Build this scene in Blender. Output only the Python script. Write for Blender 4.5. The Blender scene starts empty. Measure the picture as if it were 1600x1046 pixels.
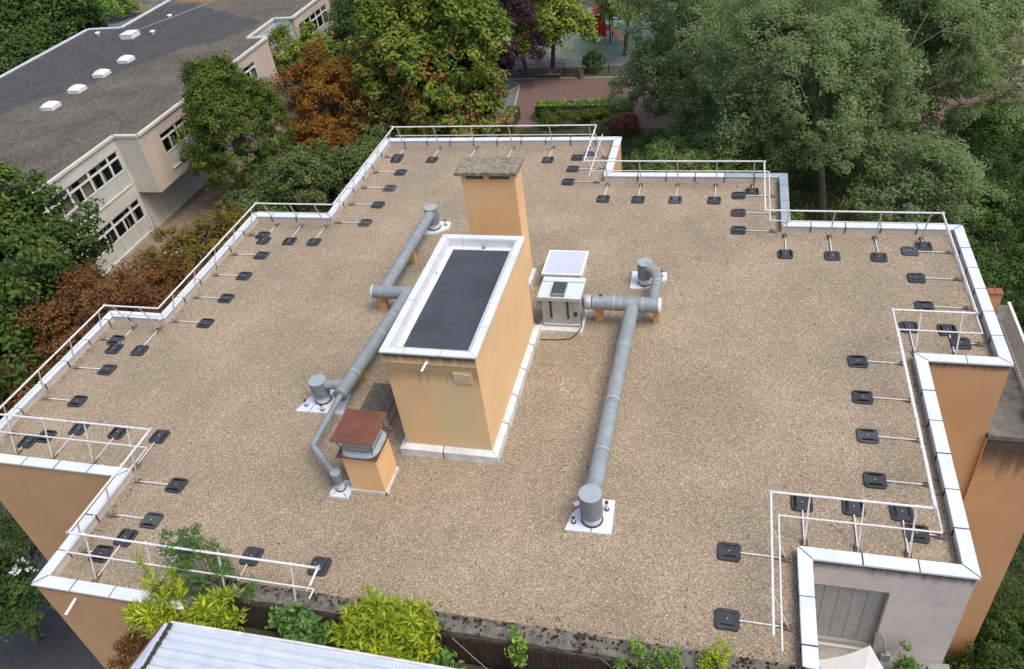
import bpy, math, random
import numpy as np
from mathutils import Matrix, Vector
random.seed(7); np.random.seed(7)
sc = bpy.context.scene
col = sc.collection
rad = math.radians

# ------------------------------------------------------------------ camera, world, sun, exposure
cd = bpy.data.cameras.new('camera'); cam = bpy.data.objects.new('camera', cd); col.objects.link(cam)
cd.sensor_width = 36; cd.lens = 27.92; cd.clip_start = 0.1; cd.clip_end = 2000
cam.matrix_world = Matrix(((0.96679885, -0.05589655, 0.24935029, 0), (0.2283377, 0.6270492, -0.74476251, 0),
                           (-0.11472524, 0.7769716, 0.61899373, 15), (0, 0, 0, 1)))
sc.camera = cam
SUN_EL, SUN_AZ = 62, 112          # elevation; azimuth measured from +Y towards +X
w = bpy.data.worlds.new('World'); sc.world = w; w.use_nodes = True
nt = w.node_tree; bg = nt.nodes['Background']
sky = nt.nodes.new('ShaderNodeTexSky'); sky.sky_type = 'NISHITA'; sky.sun_disc = False
sky.sun_elevation = rad(SUN_EL); sky.sun_rotation = rad(SUN_AZ); sky.air_density = 1.0; sky.dust_density = 4.0; sky.ozone_density = 0.6
nt.links.new(sky.outputs[0], bg.inputs[0]); bg.inputs[1].default_value = 0.15
sl = bpy.data.lights.new('sun', 'SUN'); sl.energy = 1.3; sl.angle = rad(26); sl.color = (1, 0.955, 0.88)
so = bpy.data.objects.new('sun', sl); col.objects.link(so)
d = Vector((math.sin(rad(SUN_AZ)) * math.cos(rad(SUN_EL)), math.cos(rad(SUN_AZ)) * math.cos(rad(SUN_EL)), math.sin(rad(SUN_EL))))
so.rotation_euler = d.to_track_quat('Z', 'Y').to_euler(); so.location = (0, 0, 60)
vs = sc.view_settings; vs.view_transform = 'Standard'; vs.look = 'None'; vs.exposure = 0.5; vs.gamma = 1; vs.use_curve_mapping = False

# ------------------------------------------------------------------ materials
def newmat(name):
    m = bpy.data.materials.new(name); m.use_nodes = True
    t = m.node_tree; b = t.nodes['Principled BSDF']
    return m, t, b
def NN(t, typ, ins=None, **kw):
    n = t.nodes.new(typ)
    for k, v in kw.items(): setattr(n, k, v)
    for k, v in (ins or {}).items():
        if isinstance(v, bpy.types.NodeSocket): t.links.new(v, n.inputs[k])
        else: n.inputs[k].default_value = v
    return n
def c4(c): return (c[0], c[1], c[2], 1)
def pos(t, st=(1, 1, 1)):
    g = NN(t, 'ShaderNodeNewGeometry')
    return NN(t, 'ShaderNodeVectorMath', {0: g.outputs['Position'], 1: st}, operation='MULTIPLY').outputs[0]
def noise(t, v, scale, detail=5, rough=0.6):
    return NN(t, 'ShaderNodeTexNoise', {'Vector': v, 'Scale': scale, 'Detail': detail, 'Roughness': rough}).outputs['Fac']
def mix(t, f, a, b):
    n = NN(t, 'ShaderNodeMix', data_type='RGBA')
    for i, v in ((0, f), (6, a), (7, b)):
        if isinstance(v, bpy.types.NodeSocket): t.links.new(v, n.inputs[i])
        else: n.inputs[i].default_value = c4(v) if i else v
    return n.outputs[2]
def mr(t, v, lo, hi, a=0., b=1.):
    return NN(t, 'ShaderNodeMapRange', {0: v, 1: lo, 2: hi, 3: a, 4: b}).outputs[0]
def bump(t, b, h, strength, dist=0.02):
    n = NN(t, 'ShaderNodeBump', {'Strength': strength, 'Distance': dist, 'Height': h}); t.links.new(n.outputs[0], b.inputs['Normal'])
def surf(name, c1, c2, scale=4, rough=0.8, metal=0., bmp=0.2, layers=(), st=(1, 1, 1), fine=0.0):
    """two-tone noise colour, then layers (colour, scale, stretch, lo, hi, strength) laid over it, fine grain, bump"""
    m, t, b = newmat(name)
    n = noise(t, pos(t, st), scale)
    c = mix(t, mr(t, n, 0.35, 0.65), c1, c2)
    for lc, ls, lst, lo, hi, k in layers:
        c = mix(t, mr(t, noise(t, pos(t, lst), ls, 6, 0.7), lo, hi, 0, k), c, lc)
    if fine:
        g = noise(t, pos(t), 60, 3)
        c = NN(t, 'ShaderNodeMix', {0: 1.0, 6: c, 7: mix(t, mr(t, g, 0.3, 0.7), (1 - fine,) * 3, (1 + fine,) * 3)}, data_type='RGBA', blend_type='MULTIPLY').outputs[2]
    t.links.new(c, b.inputs['Base Color']); b.inputs['Roughness'].default_value = rough; b.inputs['Metallic'].default_value = metal
    if bmp: bump(t, b, noise(t, pos(t), scale * 8, 4), bmp)
    return m
def gravel(name, cols, scale, patch, bmp=0.6):
    m, t, b = newmat(name)
    p = pos(t)
    wob = NN(t, 'ShaderNodeTexNoise', {'Vector': p, 'Scale': 9.0}).outputs['Color']
    pv = NN(t, 'ShaderNodeVectorMath', {0: p, 1: NN(t, 'ShaderNodeVectorMath', {0: wob, 1: (0.05,) * 3}, operation='MULTIPLY').outputs[0]}, operation='ADD').outputs[0]
    v = NN(t, 'ShaderNodeTexVoronoi', {'Vector': pv, 'Scale': scale})
    sx = NN(t, 'ShaderNodeSeparateColor', {0: v.outputs['Color']})
    r = NN(t, 'ShaderNodeValToRGB', {0: sx.outputs[0]}); e = r.color_ramp.elements
    while len(e) < len(cols): e.new(0.5)
    for i, (pp, cc) in enumerate(cols): e[i].position = pp; e[i].color = c4(cc)
    gap = mr(t, v.outputs['Distance'], 0.42, 0.85)
    c = mix(t, gap, r.outputs[0], tuple(x * 0.45 for x in cols[1][1]))
    big = mr(t, noise(t, p, 0.35, 6, 0.65), 0.35, 0.68)
    c = NN(t, 'ShaderNodeMix', {0: 1.0, 6: c, 7: mix(t, big, patch[0], patch[1])}, data_type='RGBA', blend_type='MULTIPLY').outputs[2]
    t.links.new(c, b.inputs['Base Color']); b.inputs['Roughness'].default_value = 0.9
    inv = NN(t, 'ShaderNodeMath', {0: 1.0, 1: v.outputs['Distance']}, operation='SUBTRACT').outputs[0]
    bump(t, b, inv, bmp, 0.02)
    return m
def leafmat(name, stops, back=None, trans=0.25, gloss=0.12):
    m, t, b = newmat(name)
    a = NN(t, 'ShaderNodeAttribute', attribute_name='v')
    r = NN(t, 'ShaderNodeValToRGB', {0: a.outputs['Fac']}); e = r.color_ramp.elements
    while len(e) < len(stops): e.new(0.5)
    for i, (pp, cc) in enumerate(stops): e[i].position = pp; e[i].color = c4([min(.9, x * 1.8) for x in cc])
    c = r.outputs[0]
    if back:
        g = NN(t, 'ShaderNodeNewGeometry'); c = mix(t, g.outputs['Backfacing'], c, back)
    t.links.new(c, b.inputs['Base Color']); b.inputs['Roughness'].default_value = 0.6
    b.inputs['Specular IOR Level'].default_value = gloss
    tr = NN(t, 'ShaderNodeBsdfTranslucent', {'Color': c})
    mx = NN(t, 'ShaderNodeMixShader', {0: trans, 1: b.outputs[0], 2: tr.outputs[0]})
    t.links.new(mx.outputs[0], t.nodes['Material Output'].inputs[0])
    return m

M = {}
M['gravel'] = gravel('pale roof gravel', [(0.0, (0.19, 0.148, 0.105)), (0.25, (0.31, 0.25, 0.18)), (0.6, (0.375, 0.31, 0.225)), (0.88, (0.43, 0.365, 0.27)), (1.0, (0.66, 0.60, 0.48))], 42, ((0.85, 0.82, 0.785), (1.13, 1.095, 1.05)), 0.5)
M['orange'] = surf('orange render', (0.71, 0.43, 0.205), (0.77, 0.485, 0.245), 0.9, 0.9, bmp=0.12, fine=0.04,
                   layers=[((0.50, 0.29, 0.14), 2.2, (1, 1, 0.12), 0.55, 0.8, 0.55), ((0.62, 0.47, 0.24), 0.8, (1, 1, 0.35), 0.56, 0.72, 0.6)])
M['orange_stained'] = surf('weathered orange render', (0.67, 0.42, 0.215), (0.73, 0.475, 0.255), 0.7, 0.9, bmp=0.15, fine=0.05,
                   layers=[((0.60, 0.49, 0.27), 1.1, (1, 1, 0.22), 0.46, 0.62, 0.8), ((0.34, 0.26, 0.14), 2.4, (1, 1, 0.15), 0.60, 0.78, 0.5)])
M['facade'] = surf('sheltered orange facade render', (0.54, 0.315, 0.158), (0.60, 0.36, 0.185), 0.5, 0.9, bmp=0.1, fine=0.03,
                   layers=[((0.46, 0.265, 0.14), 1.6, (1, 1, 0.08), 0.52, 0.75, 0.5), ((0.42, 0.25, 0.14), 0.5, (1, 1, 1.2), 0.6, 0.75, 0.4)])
M['grey_render'] = surf('pinkish grey render', (0.50, 0.445, 0.40), (0.57, 0.51, 0.465), 1.2, 0.9, bmp=0.1, fine=0.03,
                   layers=[((0.34, 0.28, 0.26), 2.5, (1, 1, 0.12), 0.55, 0.8, 0.6)])
M['dirt_run'] = surf('black run off dirt', (0.10, 0.075, 0.06), (0.30, 0.22, 0.17), 5, 0.95, st=(1, 1, 0.3))
M['coping'] = surf('white painted metal coping', (0.56, 0.605, 0.67), (0.65, 0.685, 0.735), 1.3, 0.42, bmp=0.05,
                   layers=[((0.55, 0.55, 0.55), 5, (1, 1, 1), 0.62, 0.8, 0.5), ((0.45, 0.43, 0.40), 14, (1, 1, 1), 0.68, 0.8, 0.5)])
M['coping_grey'] = surf('bare grey metal coping', (0.33, 0.38, 0.42), (0.42, 0.47, 0.51), 2.0, 0.4, 0.35, bmp=0.05, layers=[((0.55, 0.58, 0.6), 7, (1, 1, 1), 0.55, 0.7, 0.5)])
M['skirt'] = surf('weathered aluminium skirt', (0.50, 0.49, 0.47), (0.68, 0.68, 0.69), 3, 0.5, bmp=0.08, layers=[((0.33, 0.29, 0.24), 6, (1, 1, 2), 0.58, 0.75, 0.6)])
M['skirt_white'] = surf('white coated flashing', (0.62, 0.62, 0.64), (0.72, 0.72, 0.73), 2, 0.5, bmp=0.05, layers=[((0.5, 0.47, 0.45), 7, (1, 1, 1), 0.58, 0.8, 0.5)])
M['upstand'] = surf('beige felt upstand', (0.50, 0.455, 0.40), (0.58, 0.535, 0.48), 2.2, 0.85, bmp=0.2, layers=[((0.26, 0.22, 0.17), 5, (1, 1, 0.6), 0.58, 0.78, 0.6)])
M['mastic'] = surf('black mastic', (0.02, 0.02, 0.022), (0.05, 0.048, 0.045), 9, 0.7)
M['membrane'] = surf('dark slate roofing felt', (0.036, 0.043, 0.055), (0.050, 0.058, 0.072), 1.6, 0.75, bmp=0.25, fine=0.15, layers=[((0.075, 0.085, 0.10), 1.1, (1, 1, 1), 0.52, 0.75, 0.6)])
M['duct'] = surf('grey wrapped duct', (0.205, 0.235, 0.255), (0.25, 0.285, 0.305), 3, 0.5, bmp=0.15, layers=[((0.32, 0.35, 0.365), 2.5, (1, 1, 1), 0.58, 0.75, 0.5), ((0.15, 0.165, 0.175), 7, (1, 1, 1), 0.64, 0.78, 0.5)])
M['duct_dark'] = surf('dark grey painted metal', (0.15, 0.175, 0.195), (0.20, 0.23, 0.25), 5, 0.5, bmp=0.1, layers=[((0.30, 0.33, 0.34), 7, (1, 1, 1), 0.6, 0.8, 0.5)])
M['duct_lid'] = surf('grey painted metal lid', (0.27, 0.32, 0.345), (0.33, 0.38, 0.40), 6, 0.5, bmp=0.1, layers=[((0.18, 0.19, 0.19), 12, (1, 1, 1), 0.62, 0.8, 0.6)])
M['foil'] = surf('crumpled foil insulation', (0.40, 0.41, 0.41), (0.65, 0.65, 0.64), 11, 0.35, 0.5, bmp=0.9, layers=[((0.20, 0.17, 0.14), 15, (1, 1, 1), 0.58, 0.7, 0.7)])
M['galv'] = surf('galvanised steel', (0.34, 0.36, 0.35), (0.44, 0.46, 0.45), 3, 0.45, 0.3, bmp=0.05, layers=[((0.28, 0.27, 0.25), 5, (1, 1, 1), 0.58, 0.75, 0.5)])
M['galv_top'] = surf('pale steel lid', (0.56, 0.64, 0.66), (0.64, 0.72, 0.73), 3, 0.4, 0.1, bmp=0.03)
M['rail'] = surf('white anodised rail', (0.60, 0.59, 0.575), (0.70, 0.69, 0.67), 6, 0.4, 0.0, bmp=0.0)
M['post'] = surf('dull aluminium post', (0.58, 0.55, 0.51), (0.70, 0.67, 0.63), 6, 0.4, 0.1, bmp=0.0)
M['footplate'] = surf('dirty foot plate', (0.10, 0.07, 0.05), (0.18, 0.135, 0.10), 14, 0.9, bmp=0.3)
M['clamp'] = surf('blue grey clamp', (0.42, 0.50, 0.56), (0.55, 0.62, 0.68), 14, 0.4, 0.3)
M['rubber'] = surf('black recycled rubber', (0.026, 0.028, 0.033), (0.042, 0.045, 0.052), 6, 0.6, bmp=0.1, layers=[((0.075, 0.075, 0.078), 9, (1, 1, 1), 0.58, 0.8, 0.55)])
M['rubber_worn'] = surf('greyed recycled rubber', (0.045, 0.048, 0.055), (0.075, 0.078, 0.086), 7, 0.55, bmp=0.1)
M['bolt'] = surf('zinc bolt', (0.6, 0.6, 0.6), (0.8, 0.8, 0.8), 9, 0.3, 0.2, bmp=0)
M['lichen_slab'] = surf('lichen covered concrete', (0.15, 0.13, 0.095), (0.28, 0.25, 0.195), 6, 0.95, bmp=0.6, fine=0.2,
                   layers=[((0.10, 0.085, 0.06), 9, (1, 1, 1), 0.50, 0.62, 0.7), ((0.50, 0.46, 0.36), 12, (1, 1, 1), 0.56, 0.66, 0.8), ((0.05, 0.045, 0.03), 7, (1, 1, 1), 0.60, 0.68, 0.8), ((0.42, 0.25, 0.07), 2.0, (1, 1, 1), 0.60, 0.72, 0.6)])
M['dark_slab'] = surf('mossy dark slab', (0.065, 0.06, 0.045), (0.13, 0.12, 0.095), 7, 0.9, bmp=0.5, layers=[((0.24, 0.22, 0.17), 22, (1, 1, 1), 0.58, 0.66, 0.7)])
M['rust'] = surf('rusty red sheet', (0.115, 0.042, 0.026), (0.165, 0.062, 0.038), 2.5, 0.8, bmp=0.15, layers=[((0.10, 0.045, 0.03), 5, (1, 1, 1), 0.6, 0.75, 0.7), ((0.40, 0.28, 0.22), 30, (1, 1, 1), 0.70, 0.78, 0.5)])
M['rust_dark'] = surf('dark rust', (0.06, 0.028, 0.02), (0.13, 0.05, 0.032), 12, 0.85, bmp=0.3)
M['white'] = surf('white plastic', (0.72, 0.73, 0.74), (0.80, 0.80, 0.81), 2, 0.4, bmp=0)
M['black'] = surf('black opening', (0.008, 0.008, 0.008), (0.014, 0.012, 0.011), 4, 0.9, bmp=0)
M['cable'] = surf('black cable', (0.012, 0.012, 0.014), (0.02, 0.02, 0.022), 4, 0.5, bmp=0)
M['dome'] = surf('frosted white acrylic', (0.46, 0.50, 0.66), (0.51, 0.55, 0.70), 1.5, 0.18, bmp=0.0)
M['dome_white'] = surf('white skylight acrylic', (0.60, 0.63, 0.62), (0.68, 0.71, 0.69), 1.5, 0.3, bmp=0.0)
M['brick_support'] = surf('orange masonry pier', (0.50, 0.27, 0.11), (0.60, 0.36, 0.16), 6, 0.9, bmp=0.3, layers=[((0.30, 0.12, 0.05), 9, (1, 1, 1), 0.6, 0.75, 0.6)])
M['concrete_mossy'] = surf('mossy concrete wall top', (0.095, 0.088, 0.07), (0.17, 0.158, 0.13), 5, 0.95, bmp=0.7, fine=0.2,
                   layers=[((0.045, 0.028, 0.02), 3.2, (1, 1, 1), 0.54, 0.60, 0.95), ((0.33, 0.31, 0.27), 8, (1, 1, 1), 0.61, 0.69, 0.7)])
M['terrace_dirt'] = surf('dirty dark terrace concrete', (0.10, 0.098, 0.088), (0.17, 0.165, 0.15), 3, 0.95, bmp=0.3, layers=[((0.04, 0.032, 0.025), 2.5, (1, 1, 1), 0.55, 0.65, 0.8), ((0.40, 0.39, 0.36), 9, (1, 1, 1), 0.66, 0.72, 0.7)])
M['reed'] = surf('brown reed screen', (0.030, 0.019, 0.012), (0.085, 0.058, 0.034), 26, 0.9, st=(1, 1, 0.05), bmp=0.8)
M['concrete'] = surf('grey concrete', (0.24, 0.23, 0.21), (0.34, 0.33, 0.30), 2.5, 0.9, bmp=0.3, fine=0.1, layers=[((0.12, 0.11, 0.09), 3, (1, 1, 1), 0.55, 0.75, 0.7)])
M['shutter'] = surf('grey metal shutter', (0.30, 0.30, 0.275), (0.35, 0.35, 0.32), 1.5, 0.55, bmp=0.03, layers=[((0.20, 0.19, 0.17), 2, (1, 1, 0.2), 0.5, 0.75, 0.5)])
M['fabric'] = surf('off white parasol fabric', (0.52, 0.51, 0.48), (0.58, 0.57, 0.54), 2, 0.9, bmp=0.1)
M['cream'] = surf('cream render', (0.52, 0.50, 0.44), (0.60, 0.58, 0.51), 0.6, 0.85, bmp=0.05, layers=[((0.42, 0.38, 0.31), 1.2, (1, 1, 0.3), 0.58, 0.78, 0.5)])
M['pinkish'] = surf('pinkish beige render', (0.50, 0.40, 0.33), (0.58, 0.48, 0.39), 0.7, 0.85, bmp=0.05)
M['panel'] = surf('pale facade panel', (0.46, 0.47, 0.43), (0.53, 0.54, 0.50), 0.9, 0.6, bmp=0.02)
M['frame'] = surf('white window frame', (0.66, 0.67, 0.64), (0.74, 0.75, 0.72), 2, 0.45, bmp=0)
M['curtain'] = surf('beige curtain', (0.50, 0.42, 0.27), (0.66, 0.57, 0.40), 9, 0.9, st=(1, 1, 0.05), bmp=0.3)
M['interior'] = surf('dark room', (0.02, 0.017, 0.015), (0.045, 0.035, 0.03), 1, 0.9, bmp=0)
M['roof_school'] = gravel('weathered grey brown roof gravel', [(0.0, (0.08, 0.07, 0.055)), (0.3, (0.11, 0.097, 0.078)), (0.7, (0.132, 0.116, 0.093)), (1.0, (0.20, 0.175, 0.14))], 9, ((0.75, 0.73, 0.72), (1.15, 1.15, 1.12)), 0.3)
M['bitumen'] = gravel('dark grey bitumen roof', [(0.0, (0.046, 0.045, 0.045)), (0.3, (0.060, 0.058, 0.058)), (0.7, (0.072, 0.070, 0.069)), (1.0, (0.098, 0.095, 0.092))], 7, ((0.85, 0.83, 0.84), (1.12, 1.1, 1.1)), 0.15)
M['litter'] = surf('leaf litter on roof', (0.10, 0.06, 0.04), (0.25, 0.17, 0.09), 9, 0.95, bmp=0.6)
M['soil'] = surf('dark soil and moss', (0.030, 0.036, 0.018), (0.055, 0.060, 0.028), 0.8, 0.95, bmp=0.6, fine=0.25, layers=[((0.09, 0.07, 0.04), 1.2, (1, 1, 1), 0.58, 0.72, 0.6)])  # mottled dark brown and green, the ground's own colour
M['asphalt'] = surf('dark asphalt', (0.040, 0.041, 0.045), (0.056, 0.057, 0.062), 1.5, 0.85, bmp=0.3, fine=0.2)
M['path'] = surf('grey path asphalt', (0.105, 0.108, 0.115), (0.14, 0.143, 0.15), 1.5, 0.85, bmp=0.2, fine=0.1)
M['redpave'] = surf('reddish play court', (0.115, 0.068, 0.058), (0.150, 0.090, 0.078), 1.2, 0.85, bmp=0.2, fine=0.15)
M['line'] = surf('pale concrete edging', (0.32, 0.27, 0.24), (0.42, 0.36, 0.32), 3, 0.8)
M['greenrub'] = surf('green play surface', (0.135, 0.185, 0.135), (0.17, 0.22, 0.16), 1.5, 0.8)
M['sand'] = surf('sandy ground', (0.34, 0.25, 0.16), (0.45, 0.34, 0.23), 1.2, 0.9)
M['brownpave'] = surf('brown terrace paving', (0.17, 0.125, 0.09), (0.25, 0.19, 0.14), 2.2, 0.9, bmp=0.4, fine=0.2, layers=[((0.10, 0.07, 0.05), 4, (1, 1, 1), 0.55, 0.7, 0.6)])
M['grass'] = surf('lime grass', (0.16, 0.19, 0.05), (0.24, 0.26, 0.08), 1.0, 0.95, bmp=0.4)
M['bark'] = surf('grey brown bark', (0.09, 0.075, 0.06), (0.16, 0.14, 0.115), 8, 0.95, st=(1, 1, 0.3), bmp=0.6)
M['bark_pale'] = surf('pale poplar bark', (0.22, 0.20, 0.17), (0.36, 0.33, 0.28), 5, 0.9, st=(1, 1, 0.4), bmp=0.4, layers=[((0.08, 0.07, 0.055), 7, (1, 1, 0.4), 0.6, 0.7, 0.8)])
M['wood'] = surf('weathered wood', (0.13, 0.09, 0.06), (0.21, 0.15, 0.10), 7, 0.85, bmp=0.2)
M['red'] = surf('red play panel', (0.45, 0.02, 0.025), (0.52, 0.03, 0.03), 2, 0.4, bmp=0)
M['orange_plastic'] = surf('orange slide plastic', (0.62, 0.20, 0.08), (0.68, 0.25, 0.10), 2, 0.4, bmp=0)
M['dark_metal'] = surf('dark green metal', (0.018, 0.024, 0.022), (0.03, 0.036, 0.033), 4, 0.5, bmp=0)
M['rail_grey'] = surf('grey balcony metal', (0.30, 0.31, 0.30), (0.40, 0.41, 0.40), 4, 0.5, bmp=0)
M['brickred'] = surf('red brick cap', (0.20, 0.07, 0.045), (0.30, 0.115, 0.075), 8, 0.8)
M['terracotta'] = surf('terracotta pot', (0.20, 0.085, 0.05), (0.30, 0.13, 0.08), 6, 0.8)
M['pot_blue'] = surf('dark blue crate', (0.03, 0.035, 0.07), (0.05, 0.055, 0.10), 4, 0.6)
M['slate'] = surf('slate grey shed roof', (0.10, 0.11, 0.13), (0.14, 0.15, 0.17), 2, 0.7)
def polymat():
    m, t, b = newmat('white corrugated polycarbonate')
    p = pos(t)
    n = noise(t, p, 2.0)
    s = NN(t, 'ShaderNodeSeparateXYZ', {0: p})
    def wv(o, k, lo, hi):
        x = NN(t, 'ShaderNodeMath', {0: o, 1: k}, operation='MULTIPLY').outputs[0]
        x = NN(t, 'ShaderNodeMath', {0: x}, operation='SINE').outputs[0]
        return mr(t, x, lo, hi)
    cells = NN(t, 'ShaderNodeMath', {0: wv(s.outputs['X'], 95., 0.2, 0.8), 1: wv(s.outputs['Y'], 52., -0.6, 0.2)}, operation='MULTIPLY').outputs[0]
    c = mix(t, mr(t, n, 0.3, 0.7), (0.42, 0.48, 0.55), (0.53, 0.58, 0.64))
    c = mix(t, NN(t, 'ShaderNodeMath', {0: cells, 1: 0.55}, operation='MULTIPLY').outputs[0], c, (0.34, 0.38, 0.43))
    t.links.new(c, b.inputs['Base Color']); b.inputs['Roughness'].default_value = 0.3
    return m
M['poly'] = polymat()
def glassmat():
    m, t, b = newmat('window glass')
    b.inputs['Base Color'].default_value = (0.02, 0.022, 0.025, 1); b.inputs['Roughness'].default_value = 0.05
    tr = NN(t, 'ShaderNodeBsdfTransparent', {'Color': (0.85, 0.88, 0.87, 1)})
    mx = NN(t, 'ShaderNodeMixShader', {0: 0.85, 1: b.outputs[0], 2: tr.outputs[0]})
    t.links.new(mx.outputs[0], t.nodes['Material Output'].inputs[0])
    return m
M['glass'] = glassmat()
L = {}
L['poplar'] = leafmat('white poplar leaves', [(0, (0.080, 0.130, 0.032)), (0.45, (0.155, 0.230, 0.066)), (0.70, (0.200, 0.265, 0.100)), (0.76, (0.27, 0.33, 0.16)), (0.84, (0.53, 0.55, 0.45))], back=(0.200, 0.265, 0.120), trans=0.45, gloss=0.08)
L['dark'] = leafmat('dark green leaves', [(0, (0.018, 0.036, 0.011)), (0.6, (0.038, 0.068, 0.018)), (1, (0.080, 0.115, 0.030))], gloss=0.06)
L['under'] = leafmat('understorey leaves', [(0, (0.055, 0.085, 0.026)), (0.6, (0.105, 0.150, 0.046)), (1, (0.16, 0.20, 0.07))], trans=.4)
L['oak'] = leafmat('grey green oak leaves', [(0, (0.028, 0.046, 0.014)), (0.6, (0.062, 0.088, 0.028)), (1, (0.12, 0.145, 0.05))])
L['mid'] = leafmat('mid green leaves', [(0, (0.030, 0.060, 0.014)), (0.5, (0.070, 0.120, 0.022)), (1, (0.150, 0.185, 0.040))])
L['hornbeam'] = leafmat('olive green leaves', [(0, (0.026, 0.048, 0.010)), (0.6, (0.062, 0.096, 0.016)), (1, (0.120, 0.120, 0.024))])
L['chestnut'] = leafmat('chestnut leaves', [(0, (0.045, 0.082, 0.014)), (0.4, (0.095, 0.135, 0.020)), (0.6, (0.150, 0.155, 0.030)), (0.75, (0.135, 0.100, 0.028)), (1, (0.150, 0.085, 0.030))])
L['lime'] = leafmat('yellow green chestnut leaves', [(0, (0.050, 0.090, 0.014)), (0.5, (0.115, 0.155, 0.024)), (1, (0.21, 0.225, 0.045))])
L['chestnut_dark'] = leafmat('darker chestnut leaves', [(0, (0.018, 0.040, 0.010)), (0.55, (0.046, 0.080, 0.017)), (0.8, (0.085, 0.105, 0.022)), (1, (0.13, 0.095, 0.025))])
L['rusty'] = leafmat('rusty orange leaves', [(0, (0.066, 0.032, 0.008)), (0.5, (0.140, 0.066, 0.012)), (0.85, (0.145, 0.095, 0.020)), (1, (0.26, 0.18, 0.04))])
L['redbrown'] = leafmat('red brown leaves', [(0, (0.054, 0.027, 0.011)), (0.5, (0.100, 0.046, 0.018)), (0.8, (0.135, 0.068, 0.022)), (1, (0.10, 0.10, 0.025))])
L['ochre'] = leafmat('ochre leaves', [(0, (0.055, 0.036, 0.009)), (0.5, (0.110, 0.078, 0.014)), (1, (0.12, 0.115, 0.022))])
L['purple'] = leafmat('purple leaves', [(0, (0.022, 0.013, 0.016)), (0.6, (0.048, 0.026, 0.032)), (1, (0.09, 0.055, 0.06))])
L['maroon'] = leafmat('maroon leaves', [(0, (0.055, 0.020, 0.020)), (1, (0.15, 0.055, 0.045))])
L['hedge'] = leafmat('fresh lime hedge leaves', [(0, (0.10, 0.19, 0.02)), (1, (0.22, 0.36, 0.04))])
L['yellow'] = leafmat('yellow green bamboo leaves', [(0, (0.07, 0.13, 0.012)), (0.5, (0.19, 0.25, 0.020)), (1, (0.36, 0.36, 0.035))], trans=0.35)
L['fresh'] = leafmat('fresh green leaves', [(0, (0.045, 0.10, 0.02)), (0.6, (0.11, 0.19, 0.04)), (1, (0.24, 0.32, 0.06))], trans=0.3)
L['glossy'] = leafmat('glossy green leaves', [(0, (0.035, 0.085, 0.022)), (1, (0.11, 0.19, 0.045))], gloss=0.25)
L['pine'] = leafmat('juniper needles', [(0, (0.03, 0.075, 0.02)), (1, (0.09, 0.16, 0.045))])

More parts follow.
